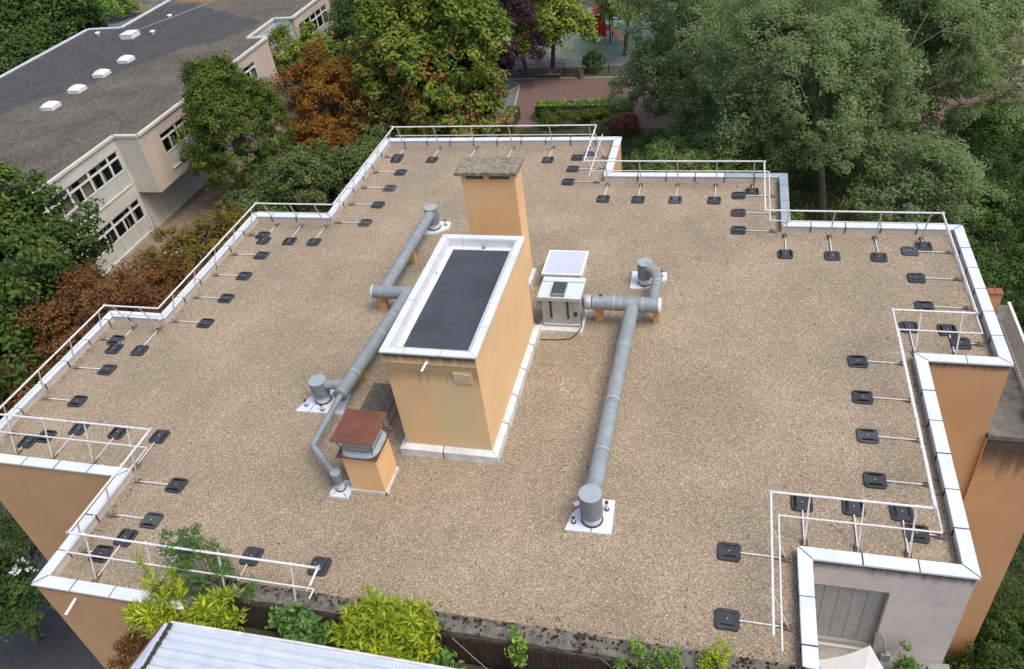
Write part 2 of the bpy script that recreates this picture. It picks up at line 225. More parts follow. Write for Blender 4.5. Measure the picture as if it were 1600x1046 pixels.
# ------------------------------------------------------------------ mesh helpers
class MB:
    def __init__(s): s.v = []; s.f = []; s.s = []
    def add(s, vs, fs, smooth=False):
        o = len(s.v); s.v += [tuple(map(float, p)) for p in vs]
        for f in fs: s.f.append(tuple(i + o for i in f)); s.s.append(smooth)
        return s
    def box(s, x0, y0, z0, x1, y1, z1):
        return s.add([(x0, y0, z0), (x1, y0, z0), (x1, y1, z0), (x0, y1, z0), (x0, y0, z1), (x1, y0, z1), (x1, y1, z1), (x0, y1, z1)],
                     [(3, 2, 1, 0), (4, 5, 6, 7), (0, 1, 5, 4), (1, 2, 6, 5), (2, 3, 7, 6), (3, 0, 4, 7)])
    def cbox(s, x, y, z, sx, sy, sz): return s.box(x - sx / 2, y - sy / 2, z, x + sx / 2, y + sy / 2, z + sz)
    def bevbox(s, x0, y0, z0, x1, y1, z1, b=0.01):
        s.prism([(x0 + b, y0), (x1 - b, y0), (x1, y0 + b), (x1, y1 - b), (x1 - b, y1), (x0 + b, y1), (x0, y1 - b), (x0, y0 + b)], z0, z1 - b)
        lo = [(x0 + b, y0), (x1 - b, y0), (x1, y0 + b), (x1, y1 - b), (x1 - b, y1), (x0 + b, y1), (x0, y1 - b), (x0, y0 + b)]
        cx, cy = (x0 + x1) / 2, (y0 + y1) / 2
        hi = [(min(max(p[0], x0 + b), x1 - b), min(max(p[1], y0 + b), y1 - b)) for p in lo]
        v = [(p[0], p[1], z1 - b) for p in lo] + [(p[0], p[1], z1) for p in hi]
        return s.add(v, [(i, (i + 1) % 8, 8 + (i + 1) % 8, 8 + i) for i in range(8)] + [tuple(range(8, 16))])
    def prism(s, poly, z0, z1):
        n = len(poly)
        a = sum(poly[i][0] * poly[(i + 1) % n][1] - poly[(i + 1) % n][0] * poly[i][1] for i in range(n))
        if a < 0: poly = poly[::-1]
        return s.add([(p[0], p[1], z0) for p in poly] + [(p[0], p[1], z1) for p in poly],
                     [tuple(range(n))[::-1], tuple(range(n, 2 * n))] + [(i, (i + 1) % n, n + (i + 1) % n, n + i) for i in range(n)])
    def beam(s, p, q, w, h, up=(0, 0, 1)):
        p = Vector(p); q = Vector(q); a = (q - p).normalized(); u = Vector(up)
        r = a.cross(u)
        if r.length < 1e-4: r = a.cross(Vector((0, 1, 0)))
        r.normalize(); u = r.cross(a).normalized(); r *= w / 2; u *= h / 2
        v = [p - r - u, p + r - u, p + r + u, p - r + u, q - r - u, q + r - u, q + r + u, q - r + u]
        return s.add(v, [(0, 1, 2, 3), (7, 6, 5, 4), (1, 0, 4, 5), (2, 1, 5, 6), (3, 2, 6, 7), (0, 3, 7, 4)])
    def tube(s, pts, r, n=10, caps=True, smooth=True):
        pts = [Vector(p) for p in pts]; k = len(pts)
        rs = [r] * k if isinstance(r, (int, float)) else list(r)
        prev = None; rings = []
        for i, p in enumerate(pts):
            a = pts[min(i + 1, k - 1)] - pts[max(i - 1, 0)]
            if a.length < 1e-7: a = Vector((0, 0, 1)) if prev is None else pd
            a.normalize(); pd = a.copy()
            u = (Vector((0, 0, 1)) if abs(a.z) < 0.9 else Vector((1, 0, 0))) if prev is None else prev
            u = (u - a * u.dot(a)); u.normalize(); prev = u; v = a.cross(u)
            rings.append([p + (u * math.cos(2 * math.pi * j / n) + v * math.sin(2 * math.pi * j / n)) * rs[i] for j in range(n)])
        vs = [x for rg in rings for x in rg]
        fs = [(i * n + j, i * n + (j + 1) % n, (i + 1) * n + (j + 1) % n, (i + 1) * n + j) for i in range(k - 1) for j in range(n)]
        s.add(vs, fs, smooth)
        if caps:
            s.add(rings[0], [tuple(range(n))[::-1]]); s.add(rings[-1], [tuple(range(n))])
        return s
    def mesh(s, name, m, off=(0, 0, 0)):
        me = bpy.data.meshes.new(name)
        me.from_pydata([(a - off[0], b - off[1], c - off[2]) for a, b, c in s.v], [], s.f)
        me.polygons.foreach_set('use_smooth', s.s); me.materials.append(m); me.update()
        return me

BASE = {}
def thing(name, label, cat, loc, group=None):
    o = bpy.data.objects.new(name, None); o.empty_display_size = 0.2; col.objects.link(o); o.location = loc
    if len(label.split()) > 16: print('LONG', label)
    o['label'] = label; o['category'] = cat
    if group: o['group'] = group
    BASE[o.name] = tuple(loc); return o
def part(name, mb, m, parent=None, label=None, kind=None):
    off = BASE[parent.name] if parent else (0, 0, 0)
    me = mb.mesh(name, m, off) if isinstance(mb, MB) else mb
    o = bpy.data.objects.new(name, me); col.objects.link(o)
    if parent: o.parent = parent
    BASE[o.name] = off
    if label: o['label'] = label
    if kind: o['kind'] = kind
    return o
def structure(name, mb, m): return part(name, mb, m, None, None, 'structure')
def single(name, mb, m, label, cat, group=None):
    o = part(name, mb, m); o['label'] = label; o['category'] = cat
    if group: o['group'] = group
    return o

# ------------------------------------------------------------------ main roof: measured plan of the coping's outer edge (z = 0 is the coping top)
ZG, GZ = -0.27, -14.0            # gravel level, street level
PL = [('A', -15.30, 31.72), ('B', -4.40, 31.72), ('C', -4.40, 28.50), ('D', 2.24, 28.50), ('E', 2.24, 25.01), ('F', 7.58, 25.01),
      ('G', 7.58, 17.98), ('H', 5.51, 17.98), ('I', 5.51, 11.13), ('J', 2.25, 11.13), ('K', 2.25, 8.30), ('Kx', -11.2, 8.30), ('Lx', -11.2, 7.73),
      ('L', -15.47, 7.73), ('M', -15.47, 11.13), ('N', -20.68, 11.13), ('O', -20.68, 18.11), ('P', -18.59, 18.11), ('Q', -18.59, 24.91), ('R', -15.30, 24.91)]
N_ = len(PL); P2 = [(a, b) for _, a, b in PL]
def inset(dist):
    out = []
    for i in range(N_):
        p0, p1, p2 = P2[i - 1], P2[i], P2[(i + 1) % N_]
        def inn(a, b):          # plan runs clockwise, the inside is on the right
            dx, dy = b[0] - a[0], b[1] - a[1]; l = math.hypot(dx, dy); return (dy / l, -dx / l)
        n1, n2 = inn(p0, p1), inn(p1, p2)
        ox = n1[0] + n2[0] if n1 != n2 else n1[0]; oy = n1[1] + n2[1] if n1 != n2 else n1[1]
        out.append((p1[0] + ox * dist, p1[1] + oy * dist))
    return out
WO, CI, UI = inset(0.05), inset(0.306), inset(0.285)
bld = thing('apartment_block', 'orange rendered apartment block with a stepped flat gravel roof edged in white metal', 'building', (-5, 18, GZ))
# outer walls, one per side, plus the slab that carries the gravel
roof_slab = MB().prism(inset(0.2), ZG - 0.35, ZG - 0.01)
part('roof_slab', roof_slab, M['concrete'], bld)
def subd_gravel():
    poly = UI
    xs = sorted({round(p[0], 4) for p in poly}); ys = sorted({round(p[1], 4) for p in poly})
    def inside(x, y):
        c = False
        for i in range(N_):
            a, b = poly[i - 1], poly[i]
            if (a[1] > y) != (b[1] > y) and x < (b[0] - a[0]) * (y - a[1]) / (b[1] - a[1]) + a[0]: c = not c
        return c
    mb = MB()
    for i in range(len(xs) - 1):
        for j in range(len(ys) - 1):
            if inside((xs[i] + xs[i + 1]) / 2, (ys[j] + ys[j + 1]) / 2):
                mb.add([(xs[i], ys[j], ZG), (xs[i + 1], ys[j], ZG), (xs[i + 1], ys[j + 1], ZG), (xs[i], ys[j + 1], ZG)], [(0, 1, 2, 3)])
    return mb
g = part('gravel_layer', subd_gravel(), M['gravel'], bld, 'pale beige gravel spread over the flat roof', 'stuff')
SKIP = ('K', 'Kx')
for i in range(N_):
    n0 = PL[i][0]; j = (i + 1) % N_
    if n0 in SKIP: continue        # the terrace wall stands here
    a, b, c, d2 = WO[i], WO[j], UI[j], UI[i]
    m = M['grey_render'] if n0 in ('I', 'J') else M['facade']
    mb = MB().add([(a[0], a[1], GZ), (b[0], b[1], GZ), (b[0], b[1], -0.045), (a[0], a[1], -0.045)], [(0, 1, 2, 3)])
    # wall has thickness: inner leaf down to the slab, closed at the top
    mb.add([(a[0], a[1], -0.045), (b[0], b[1], -0.045), (c[0], c[1], -0.045), (d2[0], d2[1], -0.045)], [(0, 1, 2, 3)])
    if n0 == 'I':               # loggia opening with the shutter: rebuilt below with a reveal
        mb = MB()
        x0, x1 = WO[i][0], WO[j][0]; y = WO[i][1]
        ox0, ox1, oz0, oz1 = 2.36, 3.95, -3.35, -0.95
        for xa, xb, za, zb in ((ox1, x0, GZ, -0.045), (x1, ox0, GZ, -0.045), (ox0, ox1, GZ, oz0), (ox0, ox1, oz1, -0.045)):
            mb.box(xa, y, za, xb, y + 0.22, zb)
    part('wall', mb, m, bld, 'pinkish grey rendered wall' if m is M['grey_render'] else None)
    if n0 not in SKIP:
        up = MB().add([(d2[0], d2[1], ZG - 0.05), (c[0], c[1], ZG - 0.05), (c[0], c[1], -0.045), (d2[0], d2[1], -0.045)], [(3, 2, 1, 0)])
        part('upstand', up, M['upstand'], bld)
JOINTS = {}
def coping_run(i, step=1.1, off0=0.0):
    n0 = PL[i][0]; j = (i + 1) % N_
    a, b, ci, cj = P2[i], P2[j], CI[i], CI[j]
    L_ = math.hypot(b[0] - a[0], b[1] - a[1]); ux, uy = (b[0] - a[0]) / L_, (b[1] - a[1]) / L_
    nx, ny = uy, -ux
    tin0 = (ci[0] - a[0]) * ux + (ci[1] - a[1]) * uy; tin1 = (cj[0] - a[0]) * ux + (cj[1] - a[1]) * uy
    cuts = []; t = 1.1 + off0
    while t < L_ - 0.45: cuts.append(t); t += step
    ts = [None] + cuts + [None]
    for k in range(len(ts) - 1):
        g_ = 0.006
        o0 = 0.004 if ts[k] is None else ts[k] + g_; i0 = tin0 + 0.004 if ts[k] is None else ts[k] + g_
        o1 = L_ - 0.004 if ts[k + 1] is None else ts[k + 1] - g_; i1 = tin1 - 0.004 if ts[k + 1] is None else ts[k + 1] - g_
        tilt = random.uniform(-0.0015, 0.0015)
        def pt(t, n): return (a[0] + ux * t + nx * n, a[1] + uy * t + ny * n)
        q = [pt(o0, 0), pt(o1, 0), pt(i1, 0.306), pt(i0, 0.306)]
        grey = (n0 == 'D') or (n0 == 'C' and k >= len(ts) - 3)
        zt = 0 + tilt; bz = 0.012
        # folded sheet: top face with a slight fall, drip edges on both sides
        qi = [pt(o0, bz), pt(o1, bz), pt(i1, 0.306 - bz), pt(i0, 0.306 - bz)]
        mb = MB()
        v = [(p[0], p[1], zt) for p in qi] + [(p[0], p[1], zt - 0.010) for p in q] + [(p[0], p[1], -0.043 - (0.02 if e < 2 else 0)) for e, p in enumerate(q)]
        mb.add(v, [(3, 2, 1, 0)] + [(4 + e, 4 + (e + 1) % 4, (e + 1) % 4, e)[::-1] for e in range(4)] + [(8 + e, 8 + (e + 1) % 4, 4 + (e + 1) % 4, 4 + e)[::-1] for e in range(4)])
        part('coping_panel', mb, M['coping_grey'] if grey else M['coping'], bld, 'unpainted grey coping panel' if grey else None)
        if ts[k + 1] is not None:   # black mastic joint, running over the top and down the upstand
            tt = ts[k + 1]; wj = random.uniform(0.010, 0.019)
            s = MB()
            def bx(n0_, n1_, z0, z1):
                p = [pt(tt - wj, n0_), pt(tt + wj, n0_), pt(tt + wj, n1_), pt(tt - wj, n1_)]
                s.prism(p, z0, z1)
            bx(0.001, 0.3055, -0.042, 0.0015); bx(0.284, 0.312, ZG + random.uniform(-0.01, 0.06), 0.0005)
            part('joint', s, M['mastic'], bld)
    # mitre joint
    s = MB(); mm = Vector((ci[0] - a[0], ci[1] - a[1])); mm_n = Vector((-mm.y, mm.x)).normalized() * 0.013
    a2, c2 = Vector(a) + mm * 0.02, Vector(ci)
    s.prism([tuple(a2 + mm_n), tuple(c2 + mm_n), tuple(c2 - mm_n), tuple(a2 - mm_n)], -0.04, 0.0012)
    part('joint', s, M['mastic'], bld)
for i in range(N_):
    if PL[i][0] not in SKIP:
        coping_run(i, off0={'A': -0.1, 'C': -0.05, 'E': -0.45, 'F': 0.3, 'G': 0.0, 'H': 0.1, 'I': 0.05, 'L': -0.1}.get(PL[i][0], -0.15))
# dark run-off dirt below the coping on the sheltered sides: irregular fringe
def streakmat(ztop, dep, colr=(0.10, 0.075, 0.055)):
    """weather dirt: ragged runs hanging from the coping, long where the water runs"""
    m, t, b = newmat('run off dirt')
    p = pos(t, (1, 1, 0.10)); z = NN(t, 'ShaderNodeSeparateXYZ', {0: pos(t)}).outputs['Z']
    n = noise(t, p, 7.0, 8, 0.75)
    h = mr(t, z, ztop - dep, ztop, 0, 1)
    h3 = NN(t, 'ShaderNodeMath', {0: h, 1: 2.2}, operation='POWER').outputs[0]
    sm = NN(t, 'ShaderNodeMath', {0: n, 1: h3}, operation='ADD').outputs[0]
    a = mr(t, sm, 0.62, 1.25, 0, 0.9)
    b.inputs['Base Color'].default_value = c4(colr); b.inputs['Roughness'].default_value = 0.95
    t.links.new(a, b.inputs['Alpha']); return m
def fringe(x0, x1, y, ztop, dep, parent, seed, name='dirt_streak'):
    part(name, MB().add([(x0, y, ztop - dep), (x1, y, ztop - dep), (x1, y, ztop), (x0, y, ztop)], [(0, 1, 2, 3)]), streakmat(ztop, dep), parent, 'ragged dark water stains below the coping', 'stuff')
fringe(2.31, 5.45, 11.176, -0.05, 0.55, bld, 1); fringe(5.57, 7.52, 18.026, -0.05, 0.45, bld, 2); fringe(-15.41, -11.21, 7.776, -0.05, 0.3, bld, 3)
# rain spout at the front left
mb = MB().tube([(-14.43, 7.80, -0.42), (-14.43, 7.36, -0.47)], 0.036, 12)
part('rain_spout', mb, M['white'], bld)
part('spout_mouth', MB().tube([(-14.43, 7.362, -0.4701), (-14.43, 7.357, -0.4705)], 0.029, 12), M['black'], bld)

# ------------------------------------------------------------------ shutter in the grey wall
sh = thing('roller_shutter', 'closed grey metal shutter with vertical ribs in the pinkish grey wall', 'shutter', (3.1, 11.35, -3.35))
part('reveal', MB().box(2.36, 11.40, -3.35, 3.95, 11.44, -0.95), M['shutter'], sh)
x = 2.38; k = 0
while x < 3.93:
    x1 = min(x + 0.30, 3.93)
    part('slat', MB().box(x, 11.33, -3.18, x1 - 0.030, 11.395, -0.96), M['shutter'], sh)
    part('rib', MB().box(x1 - 0.024, 11.333, -3.18, x1 - 0.006, 11.39, -0.96), M['shutter'], sh)
    x = x1; k += 1
part('sill', MB().box(2.37, 11.25, -3.34, 3.94, 11.395, -3.20), M['shutter'], sh)

# ------------------------------------------------------------------ low wing with terrace at the right
wing = thing('lower_wing', 'orange rendered lower wing with a dirty concrete terrace on top, right of the gravel roof', 'building', (8.5, 21, GZ))
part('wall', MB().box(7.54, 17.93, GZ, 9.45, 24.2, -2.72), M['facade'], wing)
part('terrace_floor', MB().box(7.54, 17.98, -2.715, 9.45, 24.2, -2.60), M['terrace_dirt'], wing)
fringe(7.56, 9.43, 17.926, -2.73, 2.6, wing, 9)
part('edge_strip', MB().box(7.54, 17.90, -2.718, 9.47, 18.02, -2.56), M['terrace_dirt'], wing)
s_ = MB().box(7.56, 23.0, -2.598, 8.66, 23.25, -1.32); part('end_wall', s_, M['facade'], wing)
for q in range(5):
    part('cap_brick', MB().bevbox(7.56 + q * 0.225, 22.96, -1.318, 7.56 + q * 0.225 + 0.215, 23.29, -1.27, 0.008), M['brickred'], wing)
bal = thing('balcony_railing', 'grey balcony railing of close vertical slats on the terrace at the right edge', 'railing', (9.2, 20, -2.6))
part('top_rail', MB().box(8.84, 17.95, -1.62, 8.92, 22.95, -1.55), M['frame'], bal)
part('bottom_rail', MB().box(8.85, 17.95, -2.50, 8.91, 22.95, -2.45), M['rail_grey'], bal)
yy = 18.0
bm_ = MB().box(8.865, -0.022, -2.452, 8.895, 0.022, -1.622).mesh('slat', M['rail_grey'], (9.2, 0, -2.6))
while yy < 22.9:
    o = bpy.data.objects.new('slat', bm_); col.objects.link(o); o.parent = bal; o.location = (0, yy - 20, 0); yy += 0.125
BASE_pl = thing('rusty_planter', 'small rusty brown planter box with dead stems on the dirty terrace', 'planter', (8.95, 18.9, -2.6))
part('box', MB().bevbox(8.72, 18.45, -2.598, 9.12, 19.1, -2.32, 0.01), M['rust_dark'], BASE_pl)
mb = MB()
for q in range(16):
    x, y = random.uniform(8.76, 9.08), random.uniform(18.5, 19.05)
    mb.tube([(x, y, -2.35), (x + random.uniform(-.1, .1), y + random.uniform(-.1, .1), -2.15), (x + random.uniform(-.25, .25), y + random.uniform(-.2, .2), -1.98)], [0.01, 0.007, 0.003], 5)
part('dead_stems', mb, M['rust_dark'], BASE_pl)

# ------------------------------------------------------------------ guard rails
ZR, ZM = 0.95, 0.44
def rounded_plate_mesh(slot_axis):
    """black ballast plate 0.46 x 0.50 with rounded corners and two hand slots; slots run along `slot_axis`"""
    w2, h2, r = 0.25, 0.24, 0.085
    def outer(k, z, w2=w2, h2=h2, r=r):
        pts = []
        for cx, cy, a0 in ((w2 - r, h2 - r, 0), (-w2 + r, h2 - r, 90), (-w2 + r, -h2 + r, 180), (w2 - r, -h2 + r, 270)):
            for s in range(4): a = rad(a0 + s * 30); pts.append((cx + r * math.cos(a), cy + r * math.sin(a), z))
        return pts
    mb = MB()
    lo = outer(0, 0.0); mid = outer(0, 0.045); top = outer(0, 0.058, w2 - .012, h2 - .012, r - .01)
    n = len(lo)
    mb.add(lo + mid + top, [(i, (i + 1) % n, n + (i + 1) % n, n + i) for i in range(n)] + [(n + i, n + (i + 1) % n, 2 * n + (i + 1) % n, 2 * n + i) for i in range(n)])
    # top face as strips around the slots (slots: x -0.12..0.12, y +-(0.145..0.185))
    zt = 0.058; X0, X1 = -(w2 - .012), w2 - .012; Y0, Y1 = -(h2 - .012), h2 - .012; rr = r - .01
    def strip(pts): mb.add([(a, b, zt) for a, b in pts], [tuple(range(len(pts)))])
    sy0, sy1, sx = 0.118, 0.184, 0.14
    strip([(X0, -sy0), (X1, -sy0), (X1, sy0), (X0, sy0)])
    for sg in (1, -1):
        def q(p): p = [(a, b * sg) for a, b in p]; strip(p if sg > 0 else p[::-1])
        q([(X0, sy0), (-sx, sy0), (-sx, sy1), (X0, min(sy1, Y1 - rr) if False else sy1 - 0.022)])
        q([(sx, sy0), (X1, sy0), (X1, sy1 - 0.022), (sx, sy1)])
        corner = [(X1 - rr + rr * math.cos(rad(a)), Y1 - rr + rr * math.sin(rad(a))) for a in (0, 30, 60, 90)]
        cl = [(-a, b) for a, b in corner[::-1]]
        q([(sx, sy1)] + [(X1, sy1 - 0.022)] + corner[0:] + cl + [(X0, sy1 - 0.022), (-sx, sy1)])
        # slot walls
        s_ = [(-sx, sy0), (sx, sy0), (sx, sy1), (-sx, sy1)]; s_ = [(a, b * sg) for a, b in s_]
        v = [(a, b, zt) for a, b in s_] + [(a, b, 0.004) for a, b in s_]
        mb.add(v, [(i, (i + 1) % 4, 4 + (i + 1) % 4, 4 + i) for i in range(4)])
    # raised pad and pips
    for px, py in ((0.0, 0.06), (0.0, -0.06), (0.17, 0.19), (-0.17, 0.19), (0.17, -0.19), (-0.17, -0.19)):
        mb.tube([(px, py, zt), (px, py, zt + 0.006)], 0.011, 8)
    if slot_axis == 'y': mb.v = [(-b, a, c) for a, b, c in mb.v]
    return mb
PLATE = {ax: {m: rounded_plate_mesh(ax).mesh('counterweight', M[m]) for m in ('rubber', 'rubber_worn')} for ax in 'xy'}
BOLT = MB().tube([(0, 0, 0.058), (0, 0, 0.072)], 0.013, 8).mesh('bolt', M['bolt'])
def footmesh(axis, s):
    # brown triangular shoe lying on the gravel, pointing inwards
    mb = MB(); L_, w_ = 0.27, 0.085
    p = [(-0.07, -w_, 0), (-0.07, w_, 0), (L_ * 0.45, w_ * 0.8, 0), (L_, 0.018, 0), (L_, -0.018, 0), (L_ * 0.45, -w_ * 0.8, 0)]
    h = [0.03, 0.03, 0.07, 0.03, 0.03, 0.07]
    v = p + [(a * 0.95, b * 0.8, hh) for (a, b, _), hh in zip(p, h)]
    mb.add(v, [tuple(range(6, 12))[::-1]] + [(i, (i + 1) % 6, 6 + (i + 1) % 6, 6 + i) for i in range(6)])
    mb.v = [(a * s, b * s, c) for a, b, c in mb.v]
    if axis == 'x': mb.v = [(-b, a, c) for a, b, c in mb.v]
    return mb.mesh('foot_plate', M['footplate'])
FOOT = {(ax, s): footmesh(ax, s) for ax in 'xy' for s in (1, -1)}
GRP = 'freestanding guard rails round the gravel roof'
def guard(label, axis, c, s, r0, r1, posts, clamps=(0, 1), shorts=(), mids=None, extra=None):
    """axis: direction of the rail; c: outer coping coordinate; s: inward sign; posts: list of along-coordinates (negative index in `shorts` = corner post with the near weight)"""
    def W(t, n, z): return (t, c + s * n, z) if axis == 'x' else (c + s * n, t, z)
    root = thing('guard_rail', label, 'guard rail', W((r0 + r1) / 2, 0.5, ZG), GRP)
    base = Vector(root.location)
    def rel(p): return Vector(p) - base
    m0, m1 = mids or (r0, r1)
    part('top_rail', MB().tube([W(r0, 0.92, ZR), W(r1, 0.92, ZR)], 0.029, 10), M['rail'], root)
    part('middle_rail', MB().tube([W(m0, 0.715, ZM), W(m1, 0.715, ZM)], 0.021, 8), M['rail'], root)
    # sleeve couplers where tubes join
    t = r0 + 2.6
    while t < r1 - 1.0:
        part('coupler', MB().tube([W(t - 0.05, 0.92, ZR), W(t + 0.05, 0.92, ZR)], 0.030, 10), M['clamp'], root); t += 3.0
    if 0 in clamps or 1 in clamps:
        for e, t in ((0, r0), (1, r1)):
            if e in clamps:
                part('corner_clamp', MB().tube([W(t - 0.05, 0.92, ZR), W(t + 0.05, 0.92, ZR)], 0.037, 10).tube([W(t, 0.92, ZR - 0.045), W(t, 0.92, ZR + 0.045)], 0.034, 10), M['clamp'], root)
    for k, t in enumerate(posts):
        sh_ = k in shorts
        jit = random.uniform(-0.015, 0.015)
        mb = MB().beam(W(t + jit, 0.51, ZG + 0.03), W(t, 0.955, ZR + 0.035), 0.038, 0.020, W(0, s, 0.3) if False else ((0, s, 0.4) if axis == 'x' else (s, 0, 0.4)))
        post_o = part('post', mb, M['post'], root)
        cl = MB().tube([W(t - 0.035, 0.92, ZR), W(t + 0.035, 0.92, ZR)], 0.032, 8).tube([W(t - 0.03, 0.715, ZM), W(t + 0.03, 0.715, ZM)], 0.026, 8)
        part('rail_clip', cl, M['rail'], root)
        wn = 1.02 if sh_ else 1.72
        if isinstance(k, int) and extra and k in extra: wn = extra[k]
        part('outrigger', MB().beam(W(t + jit, 0.60, ZG + 0.035), W(t + jit, wn - 0.2, ZG + 0.045), 0.029, 0.025), M['rail'], root)
        f = bpy.data.objects.new('foot_plate', FOOT[(axis, s)]); col.objects.link(f); f.parent = root; f.location = rel(W(t, 0.50, ZG + 0.002))
        slot = 'y' if axis == 'x' else 'x'
        kind = 'rubber_worn' if random.random() < 0.12 else 'rubber'
        pl = bpy.data.objects.new('counterweight', PLATE[slot][kind]); col.objects.link(pl); pl.parent = root
        pl.location = rel(W(t + jit + random.uniform(-.02, .02), wn + random.uniform(-.02, .02), ZG + 0.003)); pl.rotation_euler = (random.uniform(-.01, .01), random.uniform(-.01, .01), random.uniform(-.035, .035))
        b = bpy.data.objects.new('bolt', BOLT); col.objects.link(b); b.parent = pl
    return root
guard('white guard rail along the farthest roof edge, behind the tall chimney', 'x', 31.72, -1, -14.45, -5.40, [-14.23, -12.53, -10.82, -9.11, -7.33, -5.62], extra={5: 1.2})
guard('guard rail down the short left side of the farthest roof bay', 'y', -15.30, 1, 23.98, 30.80, [24.65, 26.08, 27.47, 28.85, 30.3], clamps=(), shorts=(4,))
guard('short guard rail at the right end of the farthest roof bay', 'y', -4.40, -1, 27.55, 30.80, [28.12, 29.2, 30.26], clamps=(0,), mids=(27.3, 31.0))
guard('white guard rail along the second roof edge at the back, in front of the poplars', 'x', 28.50, -1, -5.32, 1.32, [-4.5, -3.19, -1.78, -0.34, 0.99], shorts=(4,), mids=(-5.1, 1.5))
guard('short guard rail beside the bare grey coping panels', 'y', 2.24, -1, 24.09, 27.58, [24.72, 25.91, 27.17], clamps=(1,), mids=(24.3, 27.78))
guard('white guard rail along the third roof edge at the back right', 'x', 25.01, -1, 1.32, 6.66, [2.06, 3.49, 4.9, 6.33], clamps=(1,), shorts=(3,), mids=(1.5, 6.86))
guard('guard rail down the long right side of the back right bay, beside the balcony', 'y', 7.58, -1, 18.90, 24.09, [19.08, 20.73, 22.19, 23.68], clamps=(0,), shorts=(0,), mids=(18.7, 24.3))
guard('short guard rail across the near end of the back right bay, above the orange wall', 'x', 17.98, 1, 4.59, 6.66, [5.31, 6.33], clamps=(0,), mids=(4.8, 6.86), extra={1: 1.66})
guard('long guard rail down the middle of the right side, above the orange recess', 'y', 5.51, -1, 12.05, 18.90, [12.3, 13.76, 15.17, 16.59, 18.06], clamps=(0,), shorts=(0,), mids=(11.85, 18.7))
guard('guard rail above the pinkish grey wall and its shutter', 'x', 11.13, 1, 1.33, 4.59, [2.14, 3.23, 4.25], clamps=(0,), mids=(1.53, 4.8))
guard('guard rail running towards the mossy wall in the near right corner', 'y', 2.25, -1, 8.60, 12.05, [9.56, 11.22], clamps=(), mids=(8.60, 11.85))
lf = guard('guard rail along the near left roof edge behind the juniper and the yellow bamboo', 'x', 7.73, 1, -14.55, -8.05, [-14.11, -12.41, -10.52, -8.71], mids=(-14.75, -8.2))
part('end_return', MB().tube([(-8.05, 8.65, ZR), (-8.05, 8.22, ZR - 0.02)], 0.029, 10), M['rail'], lf)
part('end_return', MB().tube([(-8.2, 8.445, ZM), (-8.2, 8.2, ZM)], 0.021, 8), M['rail'], lf)
guard('guard rail down the left side of the near left corner', 'y', -15.47, 1, 8.65, 12.05, [8.95, 10.07, 11.23], clamps=(), shorts=(0,), mids=(8.45, 11.85))
guard('guard rail across the near side of the left wing, ending beside the orange recess wall', 'x', 11.13, 1, -19.76, -14.55, [-19.36, -18.1, -16.71, -15.31], clamps=(1,), shorts=(0,), mids=(-19.96, -14.76))
guard('long guard rail down the outer left edge, before the red brown tree', 'y', -20.68, 1, 12.05, 17.19, [12.4, 13.91, 15.38, 16.85], clamps=(1,), shorts=(3,))
guard('very short guard rail at the far end of the left wing', 'x', 18.11, -1, -19.76, -17.67, [-19.43, -18.41], clamps=(), mids=(-19.96, -17.87))
guard('guard rail down the left side, nearest the school, in front of the ochre tree', 'y', -18.59, 1, 17.19, 23.99, [18.02, 19.41, 20.8, 22.19, 23.57], clamps=(1,), shorts=(4,))
guard('short guard rail before the farthest bay on the left, against the dark green shrub', 'x', 24.91, -1, -17.67, -14.42, [-17.34, -16.21, -15.16], clamps=(), mids=(-17.87, -14.6))

# ------------------------------------------------------------------ central rooftop block
pb = thing('rooftop_block', 'large orange rooftop block with white coping and dark felt top, mid roof', 'rooftop block', (-6.6, 15.8, ZG))
bx0, bx1, by0, by1, bz = -7.83, -5.38, 13.21, 18.50, 3.25
wb = MB().box(bx0 + .05, by0 + .05, ZG - .02, bx1 - .05, by1 - .05, 2.86); part('wall', wb, M['orange_stained'], pb)
part('dirt_streak', MB().add([(bx0 + .05, by0 + .0485, 1.75), (bx1 - .05, by0 + .0485, 1.75), (bx1 - .05, by0 + .0485, 2.858), (bx0 + .05, by0 + .0485, 2.858)], [(0, 1, 2, 3)]), streakmat(2.86, 1.0, (0.42, 0.31, 0.16)), pb, 'olive water stains', 'stuff')
part('upper_band', MB().box(bx0 + .04, by0 + .04, 2.884, bx1 - .04, by1 - .04, bz - 0.30), M['orange_stained'], pb)
mb = MB()
for a_ in (0, 1):   # parapet ring under the coping
    mb.box(bx0 + .04, (by0 + .04, by1 - .22)[a_], bz - .298, bx1 - .04, (by0 + .22, by1 - .04)[a_], bz - .05)
    mb.box((bx0 + .04, bx1 - .22)[a_], by0 + .222, bz - .298, (bx0 + .22, bx1 - .04)[a_], by1 - .222, bz - .05)
part('parapet', mb, M['orange_stained'], pb)
part('groove', MB().box(bx0 + .052, by0 + .052, 2.86, bx1 - .052, by1 - .052, 2.884), M['dirt_run'], pb)
part('roof_felt', MB().box(bx0 + .24, by0 + .24, bz - .297, bx1 - .24, by1 - .24, bz - .27), M['membrane'], pb)
